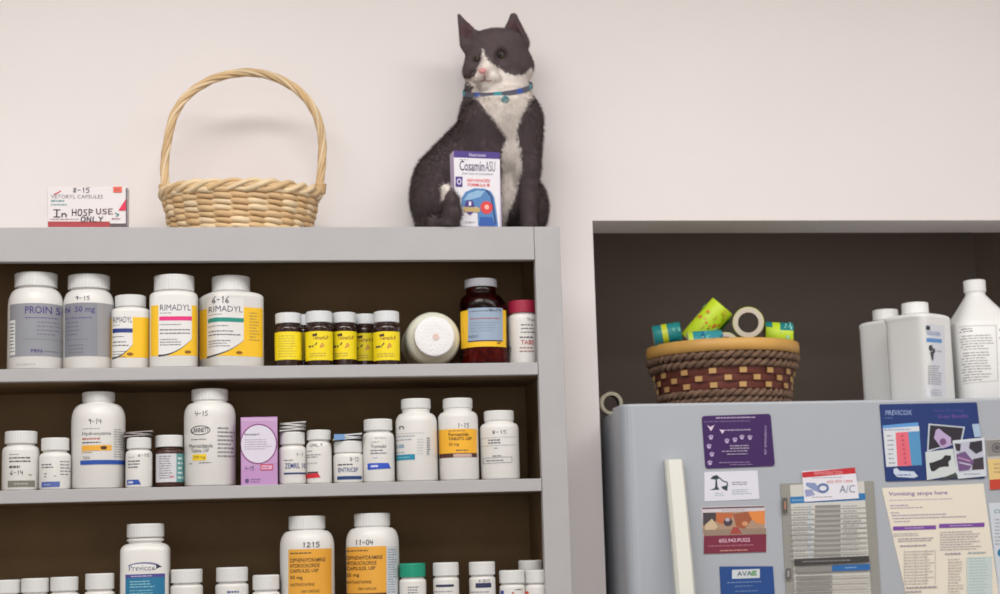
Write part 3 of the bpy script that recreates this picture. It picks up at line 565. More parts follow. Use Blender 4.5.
# ------------------------------------------------------------------ the cat, grown from a blended distance field
def build_cat():
    YC = YF+.128
    def q(x, y, Y): return np.array(P(x, y, Y))
    S = mpp(YC)
    def rc(p, a, b, ra, rb):
        ab = b-a; t = np.clip(((p-a)@ab)/(ab@ab), 0, 1); d = p-(a+t[..., None]*ab); return np.sqrt((d*d).sum(-1))-(ra+(rb-ra)*t)
    def el(p, c, r, R=None):
        d = p-c
        if R is not None: d = d@R
        r = np.array(r); k0 = np.sqrt(((d/r)**2).sum(-1)); k1 = np.sqrt(((d/(r*r))**2).sum(-1)); return k0*(k0-1)/np.maximum(k1, 1e-9)
    def smin(a, b, k):
        h = np.clip(.5+.5*(b-a)/k, 0, 1); return b+(a-b)*h-k*h*(1-h)
    def smax(a, b, k): return -smin(-a, -b, k)
    # face direction: turned to the viewer's left and slightly down
    fd = np.array(Vector((-.36, -.90, -.20)).normalized()); sd = np.cross(np.array([0, 0, 1.]), fd); sd /= np.linalg.norm(sd); sd = -sd if sd[0] < 0 else sd
    ud = np.cross(sd, fd); ud = ud if ud[2] > 0 else -ud
    HR = np.stack([sd, fd, ud], 1)
    hc = q(497, 57, YC-.005)
    ears = [(q(471.5, 42, YC-.015), q(458.9, 14.6, YC-.022), .0215, .0030), (q(514.5, 42, YC), q(513.8, 17.0, YC-.004), .0270, .0080)]
    nose = q(483.5, 71.5, YC-.062)
    def field(p, head=True):
        d = el(p, hc, (.0535, .052, .045), HR)
        d = smin(d, el(p, q(480, 66, YC-.022), (.026, .026, .022)), .018)      # cheeks
        d = smin(d, el(p, q(517, 68, YC-.01), (.029, .032, .026)), .018)
        d = smin(d, el(p, q(472, 73, YC-.018), (.015, .018, .013)), .012)
        d = smin(d, el(p, hc+ud*.0235+fd*.010, (.049, .034, .022), HR), .015)    # forehead
        d = smin(d, rc(p, hc+fd*.028-ud*.004, nose, .020, .0085), .014)         # bridge of the nose
        d = smin(d, el(p, q(478.5, 76.5, YC-.05), (.0135, .014, .0105)), .008)    # whisker pads
        d = smin(d, el(p, q(491.5, 78, YC-.046), (.0155, .016, .0115)), .008)
        d = smin(d, el(p, q(487.5, 86, YC-.036), (.017, .016, .0115)), .010)        # chin
        d = smin(d, el(p, q(508, 80, YC-.025), (.022, .022, .014)), .012)
        for x, y in ((475.6, 58.5), (501.5, 56.5)):                             # shallow eye sockets
            e = q(x, y, YC-.054); d = smax(d, -(np.sqrt(((p-e)**2).sum(-1))-.0115), .010)
        for a, b, ra, rb in ears:
            pe = p.copy(); pe[..., 1] = a[1]+(p[..., 1]-a[1])*1.9
            ea = rc(pe, a, b, ra, rb); pe = None
            mid = a*.72+b*.28; pm = p-(mid+np.array([0, -.013, 0])); 
            e2 = rc(p, a*.85+b*.15+np.array([0, -.0105, 0]), a*.3+b*.7+np.array([0, -.0075, 0]), ra*.46, rb*.6)
            d = smin(d, smax(ea, -e2, .003), .009)
        neck = rc(p, q(502, 94, YC+.004), q(505, 118, YC-.002), .049, .058)
        if not head: d = neck
        d = smin(d, rc(p, q(479, 88, YC+.004), q(477, 116, YC-.004), .024, .028), .012)
        d = smin(d, neck, .010)
        b = rc(p, q(505, 116, YC-.004), q(509, 152, YC-.002), .057, .052)
        b = smin(b, el(p, q(497, 118, YC-.03), (.046, .036, .040)), .02)       # chest
        b = smin(b, rc(p, q(487, 132, YC+.022), q(452, 184, YC+.018), .047, .067), .03)   # back
        b = smin(b, el(p, q(505, 200, YC+.005), (.050, .048, .050)), .02)
        b = smin(b, el(p, q(442, 203, YC+.0), (.053, .055, .060)), .022)        # left haunch
        b = smin(b, el(p, q(531, 208, YC+.022), (.029, .045, .050)), .018)      # right haunch
        b = smin(b, rc(p, q(525, 122, YC-.024), q(528, 168, YC-.034), .030, .0185), .018)
        b = smin(b, rc(p, q(528, 168, YC-.034), q(529, 232, YC-.046), .0185, .0145), .012)
        b = smin(b, rc(p, q(480, 122, YC-.024), q(487, 168, YC-.03), .031, .0195), .018)
        b = smin(b, rc(p, q(487, 168, YC-.03), q(494, 236, YC-.03), .0195, .0145), .012)
        for x in (529, 495):                                                 # front paws
            pz = q(x, 238, YC-(.052 if x > 510 else .040)); b = smin(b, el(p, pz, (.017, .022, .013)), .008)
            for k in (-1.5, -.5, .5, 1.5):
                b = smin(b, el(p, pz+np.array([k*.0075, -.019, -.003]), (.0052, .009, .0075)), .003)
        hz = q(447, 238, YC-.052); b = smin(b, el(p, hz, (.026, .03, .013)), .01)
        d = smin(d, b, .012)
        tl = [q(424, 226, YC-.03), q(436, 224, YF+.036), q(449, 224, YF+.012), q(452.3, 213, YF+.007), q(450.5, 200, YF+.004), q(446, 189, YF+.004)]
        rd = [.015, .0155, .0148, .0138, .0125, .0080]; t = None
        for a, b2, r1, r2 in zip(tl[:-1], tl[1:], rd[:-1], rd[1:]):
            u = rc(p, a, b2, r1, r2); t = u if t is None else smin(t, u, .006)
        d = smin(d, t, .004)
        return smax(d, (ZT+.0008)-p[..., 2], .004)
    h = .0024
    lo = np.array([q(402, 225, YC)[0], YF-.02, ZT-.004]); hi = np.array([q(556, 225, YC)[0], -.002, q(500, 4, YC)[2]])
    n = np.ceil((hi-lo)/h).astype(int)+1
    ax = [lo[i]+h*np.arange(n[i]) for i in range(3)]
    G = np.stack(np.meshgrid(*ax, indexing='ij'), -1)
    V = np.concatenate([field(g) for g in np.array_split(G, 12)], 0)
    # surface nets
    s = V < 0; idx = -np.ones([k-1 for k in n], int)
    c = np.zeros([k-1 for k in n], int)
    for dx in (0, 1):
        for dy in (0, 1):
            for dz in (0, 1): c += s[dx:n[0]-1+dx, dy:n[1]-1+dy, dz:n[2]-1+dz]
    act = (c > 0) & (c < 8); ii = np.argwhere(act); idx[act] = np.arange(len(ii))
    acc = np.zeros((len(ii), 3)); cnt = np.zeros(len(ii))
    cor = [(a, b, d) for a in (0, 1) for b in (0, 1) for d in (0, 1)]
    for a in cor:
        for k in range(3):
            if a[k] == 0:
                b = list(a); b[k] = 1
                va = V[ii[:, 0]+a[0], ii[:, 1]+a[1], ii[:, 2]+a[2]]; vb = V[ii[:, 0]+b[0], ii[:, 1]+b[1], ii[:, 2]+b[2]]
                m = (va < 0) != (vb < 0); t = np.where(m, va/np.where(m, va-vb, 1), 0)
                pa = np.array(a)[None]+t[:, None]*(np.array(b)-np.array(a))[None]
                acc[m] += pa[m]; cnt[m] += 1
    vs = lo+(ii+acc/cnt[:, None])*h
    fs = []
    for k in range(3):
        o1, o2 = [(1, 2), (2, 0), (0, 1)][k]
        sl = [slice(None)]*3; sa = s[tuple(slice(0, n[j]-1) if j == k else slice(1, n[j]-1) for j in range(3))]; sb = s[tuple(slice(1, n[j]) if j == k else slice(1, n[j]-1) for j in range(3))]
        e = np.argwhere(sa != sb); e = e+np.array([0 if j == k else 1 for j in range(3)])
        sgn = s[e[:, 0], e[:, 1], e[:, 2]]
        def g(d1, d2):
            w = e.copy(); w[:, o1] -= d1; w[:, o2] -= d2; return idx[w[:, 0], w[:, 1], w[:, 2]]
        Q = np.stack([g(1, 1), g(0, 1), g(0, 0), g(1, 0)], 1); Q[~sgn] = Q[~sgn][:, ::-1]; fs.append(Q)
    fs = np.concatenate(fs); fs = fs[(fs >= 0).all(1)]
    # gradient normals
    def grad(p, e=.0015):
        g = np.stack([field(p+np.eye(3)[k]*e)-field(p-np.eye(3)[k]*e) for k in range(3)], -1); return g/np.maximum(1e-9, np.linalg.norm(g, axis=-1))[:, None]
    N_ = grad(vs)
    # ---- the coat pattern
    def inside(px, py, poly):
        r = np.zeros(len(px), bool); j = len(poly)-1
        for i in range(len(poly)):
            xi_, yi = poly[i]; xj, yj = poly[j]
            m = ((yi > py) != (yj > py)) & (px < (xj-xi_)*(py-yi)/((yj-yi) or 1e-9)+xi_); r ^= m; j = i
        return r
    def pj(p):
        d = p-np.array(CAM); z = d@np.array(fwd); return 500+F*(d@np.array(rt))/z, 297-F*(d@np.array(up))/z
    DARK = np.array(lin((90, 78, 80))); DARK2 = np.array(lin((54, 46, 48))); WHT = np.array(lin((236, 226, 218))); PNK = np.array(lin((205, 150, 146))); EARC = np.array(lin((92, 70, 72)))
    face = [(483, 48), (485, 56), (490, 63), (499, 68), (506, 73.5), (514, 75.5), (523, 75), (531, 68), (536, 74), (534, 82), (505, 93), (480, 91), (468, 83), (466, 79.5), (470, 79), (475, 76), (478, 68), (481.5, 60)]
    bib = [(474, 88), (490, 92), (534, 82), (534, 93), (528, 103), (521, 116), (516.5, 128), (518, 140), (521, 152), (522, 168), (519, 185), (513, 200), (508, 212), (506, 226), (500, 226), (502, 150), (507, 137), (497, 122), (488, 112), (479, 102), (471, 92)]
    tail = [(434, 176), (458, 176), (456, 186.5), (450, 188.5), (446.5, 192), (444, 200), (434, 201)]
    def colour(p, nrm, jit):
        x, y = pj(p); x = x+jit[:, 0]; y = y+jit[:, 1]
        front = nrm[:, 1] < .35
        w = (inside(x, y, face) & (p[:, 1] < YC+.012)) | (inside(x, y, bib) & front & (p[:, 1] < YC+.04)) | (inside(x, y, tail) & (p[:, 1] < YF+.03))
        t = np.clip((y-30)/190, 0, 1)[:, None]; nz = .5+.5*np.sin(p[:, :1]*310+np.sin(p[:, 2:]*240)*2)*np.sin(p[:, 2:]*190)
        col = DARK*(.94+.12*nz); col = np.where(w[:, None], WHT, col)
        for k in range(2):
            a, b, ra, rb = ears[k]; cc_ = a*.6+b*.4
            m = (np.linalg.norm((p-cc_)*np.array([1, .6, .75]), axis=1) < ra*.55) & (nrm[:, 1] < -.5) & (p[:, 1] > cc_[1]-.007) & (p[:, 2] > a[2]+.004)
            col[m] = EARC
        k = np.clip(1.15-np.linalg.norm(p-nose, axis=1)/.011, 0, 1)[:, None]*w[:, None]*.6; col = col*(1-k)+PNK*k
        return col
    ex = [q(475.8, 57, YC-.047), q(501.0, 54.8, YC-.045)]
    col = colour(vs, N_, rng.normal(0, .5, (len(vs), 2)))
    for e, m_ in zip(ex, (1, 1)):
        dd = np.linalg.norm((vs-e)*np.array([1, .7, 1.4]), axis=1); k = (dd < .0070); col[k] = np.where(col[k] > .3, col[k], DARK2*.6)
    me = bpy.data.meshes.new('cat_body'); me.from_pydata(vs.tolist(), [], fs.tolist()); me.update()
    ca = me.color_attributes.new('Col', 'FLOAT_COLOR', 'POINT'); ca.data.foreach_set('color', np.concatenate([col, np.ones((len(col), 1))], 1).ravel().astype(np.float32))
    foot = q(490, 226, YC)
    t = thing('cat', (foot[0], YC, ZT), 'grey and white cat with a collar sitting on top of the shelving unit', 'cat')
    obj('cat_body', me, attr_mat('fur_skin', .85, spec=.15), t, True)
    # ---- short coat: many single hairs in one mesh
    fc = np.stack([vs[fs[:, k]] for k in range(4)], 1); ar = np.linalg.norm(np.cross(fc[:, 2]-fc[:, 0], fc[:, 3]-fc[:, 1]), axis=1)
    nh = 95000; pick = rng.choice(len(fs), nh, p=ar/ar.sum()); u = rng.random((nh, 2))[..., None]
    pp = (fc[pick, 0]*(1-u[:, 0])+fc[pick, 1]*u[:, 0])*(1-u[:, 1])+(fc[pick, 3]*(1-u[:, 0])+fc[pick, 2]*u[:, 0])*u[:, 1]
    nn = (N_[fs[pick, 0]]+N_[fs[pick, 2]])/2; nn /= np.linalg.norm(nn, axis=1)[:, None]
    hd = np.linalg.norm((pp-hc), axis=1)
    keep = (pp[:, 2] > ZT+.004) & (np.linalg.norm(pp-nose, axis=1) > .008)
    for e in ex: keep &= np.linalg.norm(pp-e, axis=1) > .0066
    pp, nn, hd = pp[keep], nn[keep], hd[keep]; nh = len(pp)
    flow = np.where((hd < .075)[:, None], pp-nose, np.array([0, .1, -1.])); flow = flow/np.linalg.norm(flow, axis=1)[:, None]
    flow = flow-nn*(flow*nn).sum(1)[:, None]
    px_, py_ = pj(pp); ln = np.where(py_ < 84, .0036, np.where(py_ < 100, .0055, .0085))*rng.uniform(.6, 1.25, nh)
    bibm = inside(px_, py_, bib); ln = np.where(bibm & (py_ > 96), .0105, ln); earm = py_ < 27; ln = np.where(earm, .0028, ln)
    dr = nn*.55+flow*.85+rng.normal(0, .22, (nh, 3)); dr /= np.linalg.norm(dr, axis=1)[:, None]
    sdv = np.cross(dr, nn+rng.normal(0, .3, (nh, 3))); sdv /= np.maximum(1e-6, np.linalg.norm(sdv, axis=1))[:, None]
    w_ = .00042
    tip = pp+dr*ln[:, None]; tip[:, 2] = np.maximum(tip[:, 2], ZT+.001)
    hv = np.stack([pp-nn*.0006-sdv*w_, pp-nn*.0006+sdv*w_, tip], 1).reshape(-1, 3); hf = np.arange(nh*3).reshape(-1, 3)
    hcol = colour(pp, nn, rng.normal(0, 1.1, (nh, 2)))*rng.uniform(.82, 1.18, (nh, 1)); hcol = np.clip(hcol, 0, .9)
    mh = bpy.data.meshes.new('fur'); mh.from_pydata(hv.tolist(), [], hf.tolist()); mh.update()
    ca = mh.color_attributes.new('Col', 'FLOAT_COLOR', 'POINT'); ca.data.foreach_set('color', np.concatenate([np.repeat(hcol, 3, 0), np.ones((nh*3, 1))], 1).ravel().astype(np.float32))
    mh.normals_split_custom_set_from_vertices(np.repeat(nn, 3, 0).tolist())
    o = obj('fur', mh, attr_mat('fur', .8, spec=.2), t); o['kind'] = 'stuff'
    # ---- eyes, nose, mouth, whiskers
    for e, side in zip(ex, (-1, 1)):
        bm = bmesh.new(); g = bmesh.ops.create_uvsphere(bm, u_segments=20, v_segments=14, radius=.0066)
        c0 = Vector(e)+Vector(-fd)*.0018
        bmesh.ops.transform(bm, matrix=Matrix.Translation(c0), verts=bm.verts)
        ey = obj('eye', bm, mat((84, 78, 60), .25, name='iris'), t, True)
        pb = bmesh.new(); bmesh.ops.create_uvsphere(pb, u_segments=14, v_segments=10, radius=.0032)
        bmesh.ops.transform(pb, matrix=Matrix.Translation(c0+Vector(fd)*.0047) @ Matrix.Diagonal((.75, 1, 1.1, 1)), verts=pb.verts)
        obj('pupil', pb, mat((14, 13, 14), .08), ey, True)
        lb = bmesh.new(); bmesh.ops.create_uvsphere(lb, u_segments=24, v_segments=16, radius=.0072)   # half lowered upper lid
        bmesh.ops.bisect_plane(lb, geom=lb.verts[:]+lb.edges[:]+lb.faces[:], plane_co=Vector((0, 0, -.0012)), plane_no=Vector(ud)*.92-Vector(fd)*.12, clear_inner=True)
        bmesh.ops.transform(lb, matrix=Matrix.Translation(c0), verts=lb.verts)
        obj('eyelid', lb, mat((70, 60, 62), .9, name='lid'), t, True)
    bm = bmesh.new(); bmesh.ops.create_uvsphere(bm, u_segments=18, v_segments=12, radius=1)
    bmesh.ops.transform(bm, matrix=Matrix.Translation(Vector(nose)+Vector(fd)*.0075+Vector((0, 0, .0008))) @ Matrix(np.stack([sd, fd, ud], 1).tolist()).to_4x4() @ Matrix.Diagonal((.0070, .0038, .0050, 1)), verts=bm.verts)
    obj('nose', bm, mat((212, 148, 146), .5, name='pink_nose'), t, True)
    def onsurf(x, y, start, off=.0006):
        o_ = np.array(CAM); d = np.array(P(x, y, start))-o_; Ld = np.linalg.norm(d); d /= Ld; s_ = Ld-.03
        for _ in range(60):
            f = float(field((o_+d*s_)[None])[0]); s_ += f*.7
            if abs(f) < 1e-4: break
        return Vector(o_+d*(s_-off))
    bm = bmesh.new()
    tube(bm, [onsurf(x, y, YC-.06, .0012) for x, y in ((484, 74.5), (484.3, 77.5), (485, 79.5))], .0007, 6)
    tube(bm, [onsurf(x, y, YC-.06, .0012) for x, y in ((480.5, 80.8), (482.5, 81.3), (485, 79.8), (488, 81.2), (491.5, 80.3))], .0009, 6)
    obj('mouth', bm, mat((150, 92, 92), .7, name='mouth_line'), t)
    bm = bmesh.new()
    for x, y, sx in ((492, 78, 1), (494, 79.5, 1), (492.5, 80.5, 1), (479, 79, -.45), (478, 80.5, -.45)):
        p0 = onsurf(x, y, YC-.05, -.001); k = rng.uniform(-.006, .012)
        tube(bm, [p0, p0+Vector((sx*.018, -.012, k*.5-.001)), p0+Vector((sx*.040, -.012, k-.007))], [.00016, .00012, .00005], 4)
    obj('whiskers', bm, mat((232, 228, 222), .5), t)['kind'] = 'stuff'
    # ---- collar, hugging the neck on a tilted ring
    ring = []; c0 = np.array(P(502, 88.5, YC+.002)); nx = np.array([-.15, -.42, 1.]); nx /= np.linalg.norm(nx)
    u1 = np.cross(nx, [0, 1., 0]); u1 /= np.linalg.norm(u1); u2 = np.cross(nx, u1)
    fl = []
    for k in range(96):
        a = 2*PI*k/96; d = u1*math.cos(a)+u2*math.sin(a); s_ = .02
        while s_ < .09 and float(field((c0+d*s_)[None], False)[0]) < 0: s_ += .0005
        fl.append(s_)
    fl = np.array(fl); fl = np.minimum(fl, .066)
    for _ in range(6): fl = (np.roll(fl, 1)+fl*2+np.roll(fl, -1))/4
    bm = bmesh.new(); rows = []
    for k in range(96):
        a = 2*PI*k/96; d = u1*math.cos(a)+u2*math.sin(a)
        rows.append([bm.verts.new(Vector(c0+d*(fl[k]+r_)+nx*z_)) for r_, z_ in ((.001, -.0042), (.0042, -.0042), (.0042, .0042), (.001, .0042))])
    for k in range(96):
        A, Bq = rows[k], rows[(k+1) % 96]
        for j in range(4):
            f = bm.faces.new((A[j], A[(j+1) % 4], Bq[(j+1) % 4], Bq[j])); f.smooth = False; f.material_index = (0 if (k//3) % 3 else (1 if (k//9) % 2 else 2))
    bmesh.ops.recalc_face_normals(bm, faces=bm.faces)
    obj('collar', bm, [mat((92, 92, 108), .7, name='collar_grey'), mat((60, 90, 170), .6, name='collar_blue'), mat((60, 150, 160), .6, name='collar_teal')], t)
    kf = max(range(96), key=lambda k: -abs(project(c0+(u1*math.cos(2*PI*k/96)+u2*math.sin(2*PI*k/96))*fl[k])[0]-503.5)-(0 if (u1*math.cos(2*PI*k/96)+u2*math.sin(2*PI*k/96))[1] < 0 else 999))
    d = u1*math.cos(2*PI*kf/96)+u2*math.sin(2*PI*kf/96); pt = Vector(c0+d*(fl[kf]+.007)-nx*.002)
    bm = bmesh.new()
    tube(bm, [pt+Vector((0, .0025*math.cos(2*PI*i/16), .0025*math.sin(2*PI*i/16))) for i in range(16)], .0005, 6, closed=True)
    g = bmesh.ops.create_cone(bm, cap_ends=True, segments=28, radius1=.0066, radius2=.0066, depth=.002)
    bmesh.ops.transform(bm, matrix=Matrix.Translation(pt+Vector((0, -.002, -.0085))) @ Matrix.Rotation(math.radians(80), 4, 'X'), verts=g['verts'])
    tg = obj('identity_tag', bm, mat((16, 96, 106), .35, metal=.2, name='teal_tag'), t); tg['label'] = 'round teal identity tag'
    bm = bmesh.new(); g = bmesh.ops.create_uvsphere(bm, u_segments=10, v_segments=8, radius=.0018)
    return field
cat_field = build_cat()
# the supplement carton in front of the cat
NVY = (72, 48, 130)
carton('medicine_box', 'upright white carton with purple top band and blue joint picture, in front of cat', 453, 500.3, 151.3, YF+.032, ZT, .028, mat((186, 172, 200), .55, name='lavender_card'),
 [('r', 453.2, 151.8, 500.3, 226.5, (228, 224, 230)), ('r', 453.2, 151.5, 500.3, 158.3, NVY), ('t', 469, 153.4, 486, 156.6, 'Nutramax', (220, 210, 235)), ('t', 459, 161, 484.5, 171.3, 'Cosamin', (72, 62, 92), 1), ('t', 485.6, 161, 495.5, 171.3, 'ASU', (82, 72, 104)), ('g', 459, 159.5, 470, 161, 1, (150, 145, 160), .5),
  ('t', 461.5, 173.3, 493.5, 175.3, 'JOINT HEALTH SUPPLEMENT', (95, 90, 110)), ('t', 466.5, 179, 490.5, 182, 'ADVANCED', (225, 60, 60), 1), ('t', 467.5, 183.3, 490, 186.5, 'FORMULA ®', (225, 60, 60), 1),
  ('r', 455, 177.3, 462, 187.5, NVY), ('o', 458.6, 182.3, 2.2, 3, .9, (225, 220, 235)),
  ('p', [(461, 199), (465, 192.5), (474, 188.5), (484, 188.5), (491, 191), (494.5, 197), (496, 206), (498.5, 226), (478, 226), (477.5, 214), (478, 207), (470, 206), (461, 207)], (78, 128, 182)),
  ('p', [(463, 201), (468, 194), (477, 190.5), (485, 191), (480, 197), (470, 200)], (140, 178, 210)), ('l', [(486, 190), (491.5, 196), (493, 206), (496, 224)], 1.6, (30, 50, 110)), ('p', [(480, 217), (492, 217), (496, 226), (479, 226)], (40, 85, 165)),
  ('e', 486.5, 207.5, 6.3, 6.5, (215, 62, 66)), ('e', 486.8, 207, 2.4, 2.4, (248, 180, 160)), ('p', [(464, 207), (466, 201), (472, 200.5), (474.5, 207)], NVY), ('t', 468.3, 202, 470.7, 206, '1', (230, 225, 235), 1),
  ('r', 463, 207.8, 479.5, 212.3, (190, 165, 110)), ('p', [(466, 212.3), (473, 212.3), (469.5, 215.5)], NVY), ('g', 465, 221.5, 477, 223.3, 1, (170, 165, 175), .6)], ang=math.radians(7))
# ================================================================== refrigerator
YD = -.135                                              # front of the door
zft = P(800, 401, YD).z; xfl = P(621.5, 404, YD).x; xfr = nr-.03; xmid = (xfl+xfr)/2
fm = mat((173, 178, 185), .35, name='fridge_enamel', bump=.03, bscale=400)
fr = thing('refrigerator', (xmid, .2, 0), 'white refrigerator in the wall alcove, its door covered with magnets and papers', 'refrigerator')
def slab(bm, x0, x1, y0, y1, z0, z1, rv, rt_):
    box(bm, x0, x1, y0, y1, z0, z1)
    ve = [e for e in bm.edges if abs(e.verts[0].co.z-e.verts[1].co.z) > (z1-z0)*.5 and min(e.verts[0].co.y, e.verts[1].co.y) < y0+1e-4]
    bmesh.ops.bevel(bm, geom=ve, offset=rv, segments=6, profile=.5, affect='EDGES')
    te = [e for e in bm.edges if (abs(e.verts[0].co.z-z1) < 1e-5 and abs(e.verts[1].co.z-z1) < 1e-5 or abs(e.verts[0].co.z-z0) < 1e-5 and abs(e.verts[1].co.z-z0) < 1e-5) and min(e.verts[0].co.y, e.verts[1].co.y) < y1-1e-4]
    bmesh.ops.bevel(bm, geom=te, offset=rt_, segments=3, profile=.5, affect='EDGES')
    for f in bm.faces: f.smooth = False
    return bm
zsplit = zft-.52
obj('freezer_door', slab(bmesh.new(), xfl, xfr, YD, YD+.075, zsplit+.006, zft, .022, .004), fm, fr)
obj('fridge_door', slab(bmesh.new(), xfl, xfr, YD, YD+.075, .09, zsplit-.006, .022, .004), fm, fr)
obj('door_gasket', B(xfl+.012, xfr-.012, YD+.075, YD+.09, .1, zft-.012), mat((150, 150, 150), .8, name='rubber'), fr)
obj('fridge_body', B(xfl+.004, xfr-.002, YD+.09, .60, .02, zft-.007, bev=.003), fm, fr)
obj('kick_grille', B(xfl+.02, xfr-.02, YD+.08, YD+.089, .02, .085), mat((60, 60, 60), .7), fr)
# bar handle: stands off the door and swells outwards as it goes down
def handle():
    bm = bmesh.new(); top = (672, 461.5); secs = []
    z0 = P(672, 459.5, YD-.02).z
    xc = P(675, 461.5, YD-.02).x
    for k in range(14):
        u = k/13; z = z0-u*.40; off = .020+.042*math.sin(min(1, u*1.0)*PI/2); w = .0150+.0016*u; xx = xc+.004*u
        wl = w; prof = [(-w*1.0, YD-off+.006), (-w*.72, YD-off), (w*.72, YD-off), (w, YD-off+.006), (w, YD-off+.018), (-w, YD-off+.018)]
        secs.append([bm.verts.new((xx+a, b, z)) for a, b in prof])
    for A, Bq in zip(secs[:-1], secs[1:]):
        for j in range(6): bm.faces.new((A[j], A[(j+1) % 6], Bq[(j+1) % 6], Bq[j]))
    bm.faces.new(secs[0][::-1]); bm.faces.new(secs[-1])
    bmesh.ops.recalc_face_normals(bm, faces=bm.faces)
    box(bm, xc-.0085, xc+.0085, YD-.012, YD-.0003, z0-.03, z0-.004); box(bm, xc-.006, xc+.014, YD-.05, YD-.0003, z0-.40, z0-.37)
    obj('handle', bm, mat((222, 222, 212), .4, name='handle_plastic'), fr)
handle()
# ------------------------------------------------------------------ magnets and papers on the door
def card(name, label, cat, corners, els, base, thick=.0008, round_=0, lift=.0004, mname='card', group=None, edge=None):
    """corners TL,TR,BR,BL in photo px on the door plane"""
    Y1 = YD-lift; Y0 = Y1-thick
    pts = [P(x, y, Y0) for x, y in corners]; c = sum(pts, Vector())/4
    t = thing(name, (c.x, Y1, c.z), label, cat, group)
    out = []
    if round_:
        for i in range(4):
            p, a, b = pts[i], pts[i-1], pts[(i+1) % 4]; ra = (a-p).normalized()*round_; rb = (b-p).normalized()*round_
            for k in range(6):
                u = k/5; out.append(p+ra*(1-u)**2+rb*u**2)
    else: out = pts
    bm = bmesh.new(); A = [bm.verts.new((v.x, Y0, v.z)) for v in out]; Bk = [bm.verts.new((v.x, Y1, v.z)) for v in out]
    bm.faces.new(A); bm.faces.new(Bk[::-1])
    for i in range(len(A)): bm.faces.new((A[i], Bk[i], Bk[(i+1) % len(A)], A[(i+1) % len(A)]))
    bmesh.ops.recalc_face_normals(bm, faces=bm.faces)
    obj('sheet', bm, mat(base, .5, name=mname), t)
    xc = sum(x for x, y in corners)/4
    if els: draw(els, lambda x, y, L: P(x, y, Y0-.0001-.00005*L), xc, None, t, 'printed_face')
    return t
VIO = (58, 24, 90); LV = (190, 170, 210)
def paw(x, y, r, c): return [('e', x, y+r*.3, r*.8, r*.6, c), ('e', x-r*.8, y-r*.5, r*.35, r*.4, c), ('e', x-r*.1, y-r*.9, r*.35, r*.4, c), ('e', x+r*.7, y-r*.6, r*.35, r*.4, c)]
card('fridge_magnet', 'large purple magnet with white paw prints, uppermost left on the fridge door', 'magnet', [(701.7, 416), (770.6, 413.7), (775, 466), (705.5, 468.6)],
 [('g', 716, 416.5, 760, 418.5, 1, LV, .7), ('g', 704, 420.2, 754, 422, 1, (130, 100, 160), .4), ('p', [(707, 424.3), (710.5, 426.5), (714.5, 424.5), (711, 430.5)], (225, 205, 225)), ('p', [(719.5, 429), (724.5, 430), (722.5, 433.5)], (225, 205, 225)), ('g', 724, 429, 757, 430.8, 1, LV, .7)]
 + sum([paw(x, y, 2.2, LV) for x, y in ((711, 437), (709, 446), (712, 454), (710, 462.5), (727, 441), (735, 440), (742, 437.5), (750, 438))], [])
 + [('g', 730, 444.5, 750, 449.5, 2, LV, .5), ('g', 722, 450, 756, 452, 1, LV, .5), ('g', 727, 453, 754, 455, 1, LV, .5), ('g', 719, 461.5, 762, 463, 1, (150, 120, 175), .6), ('g', 730, 464, 756, 465.3, 1, (150, 120, 175), .6), ('v', 764.5, 426, 766.6, 455, 'PET EMERGENCY', LV)],
 VIO, .0012, .006, mname='purple_magnet')
card('business_card', 'white business card with dark tree emblem below the purple magnet', 'card', [(704.3, 472), (757.5, 470.5), (759.5, 499), (704.5, 501.5)],
 [('p', [(710, 478.5), (713, 475.5), (717, 474.5), (720.5, 478), (717, 479), (717.5, 486), (719.5, 489.5), (709.5, 489.5), (715, 487.5), (715.5, 479.2)], (40, 60, 60)), ('l', [(720, 478), (723, 481), (727, 482), (727.5, 486)], 1.2, (50, 70, 68)), ('p', [(721, 486.5), (727.5, 485), (727.5, 491), (723, 489)], (40, 60, 60)),
  ('g', 732, 481.5, 749, 485.5, 2, (90, 95, 105), .45), ('g', 732, 489, 753, 495, 3, (130, 160, 175), .4), ('g', 715, 492, 727, 496, 2, (150, 180, 185), .4)], (222, 221, 232), .0004)
card('business_card', 'card with orange dog photograph over maroon strip, below the tree-emblem card', 'card', [(701.5, 507), (764.8, 505.2), (767, 551.5), (704, 554)],
 [('r', 702.3, 506.8, 764.5, 508.3, (85, 62, 70)), ('g', 722, 509.3, 748, 510.8, 1, (150, 130, 140), .5), ('r', 703, 511.8, 765, 533, (172, 142, 118)), ('p', [(703, 512), (716, 512), (716, 520), (710, 526), (703, 524)], (70, 62, 68)), ('p', [(716, 512), (734, 513), (731, 519), (722, 524), (716, 521)], (190, 105, 62)), ('p', [(748, 512), (764.5, 511.5), (765, 525), (757, 524), (750, 518)], (222, 135, 68)),
  ('p', [(733, 514), (748, 512), (752, 520), (744, 530), (736, 526)], (160, 88, 60)), ('e', 728, 522, 4.5, 4, (70, 60, 70)), ('e', 727.5, 519.5, 2.3, 1.8, (175, 175, 185)), ('p', [(705, 524), (712, 518), (718, 526), (714, 530), (705, 531)], (205, 180, 150)), ('e', 745, 524, 3, 2.3, (205, 150, 105)), ('r', 704, 529, 766, 535.5, (150, 128, 112)), ('p', [(733, 527), (738, 527), (742, 534), (730, 534)], (165, 70, 62)),
  ('r', 703.8, 535, 766.3, 552.8, (122, 38, 62)), ('t', 719, 538.3, 750, 542.2, '602.943.PUGS', (225, 190, 205), 1), ('g', 708, 544.5, 762, 546.3, 1, (175, 95, 115), .6), ('g', 720, 549.3, 752, 551.3, 1, (215, 150, 120), .6)], (210, 200, 205), .0004)
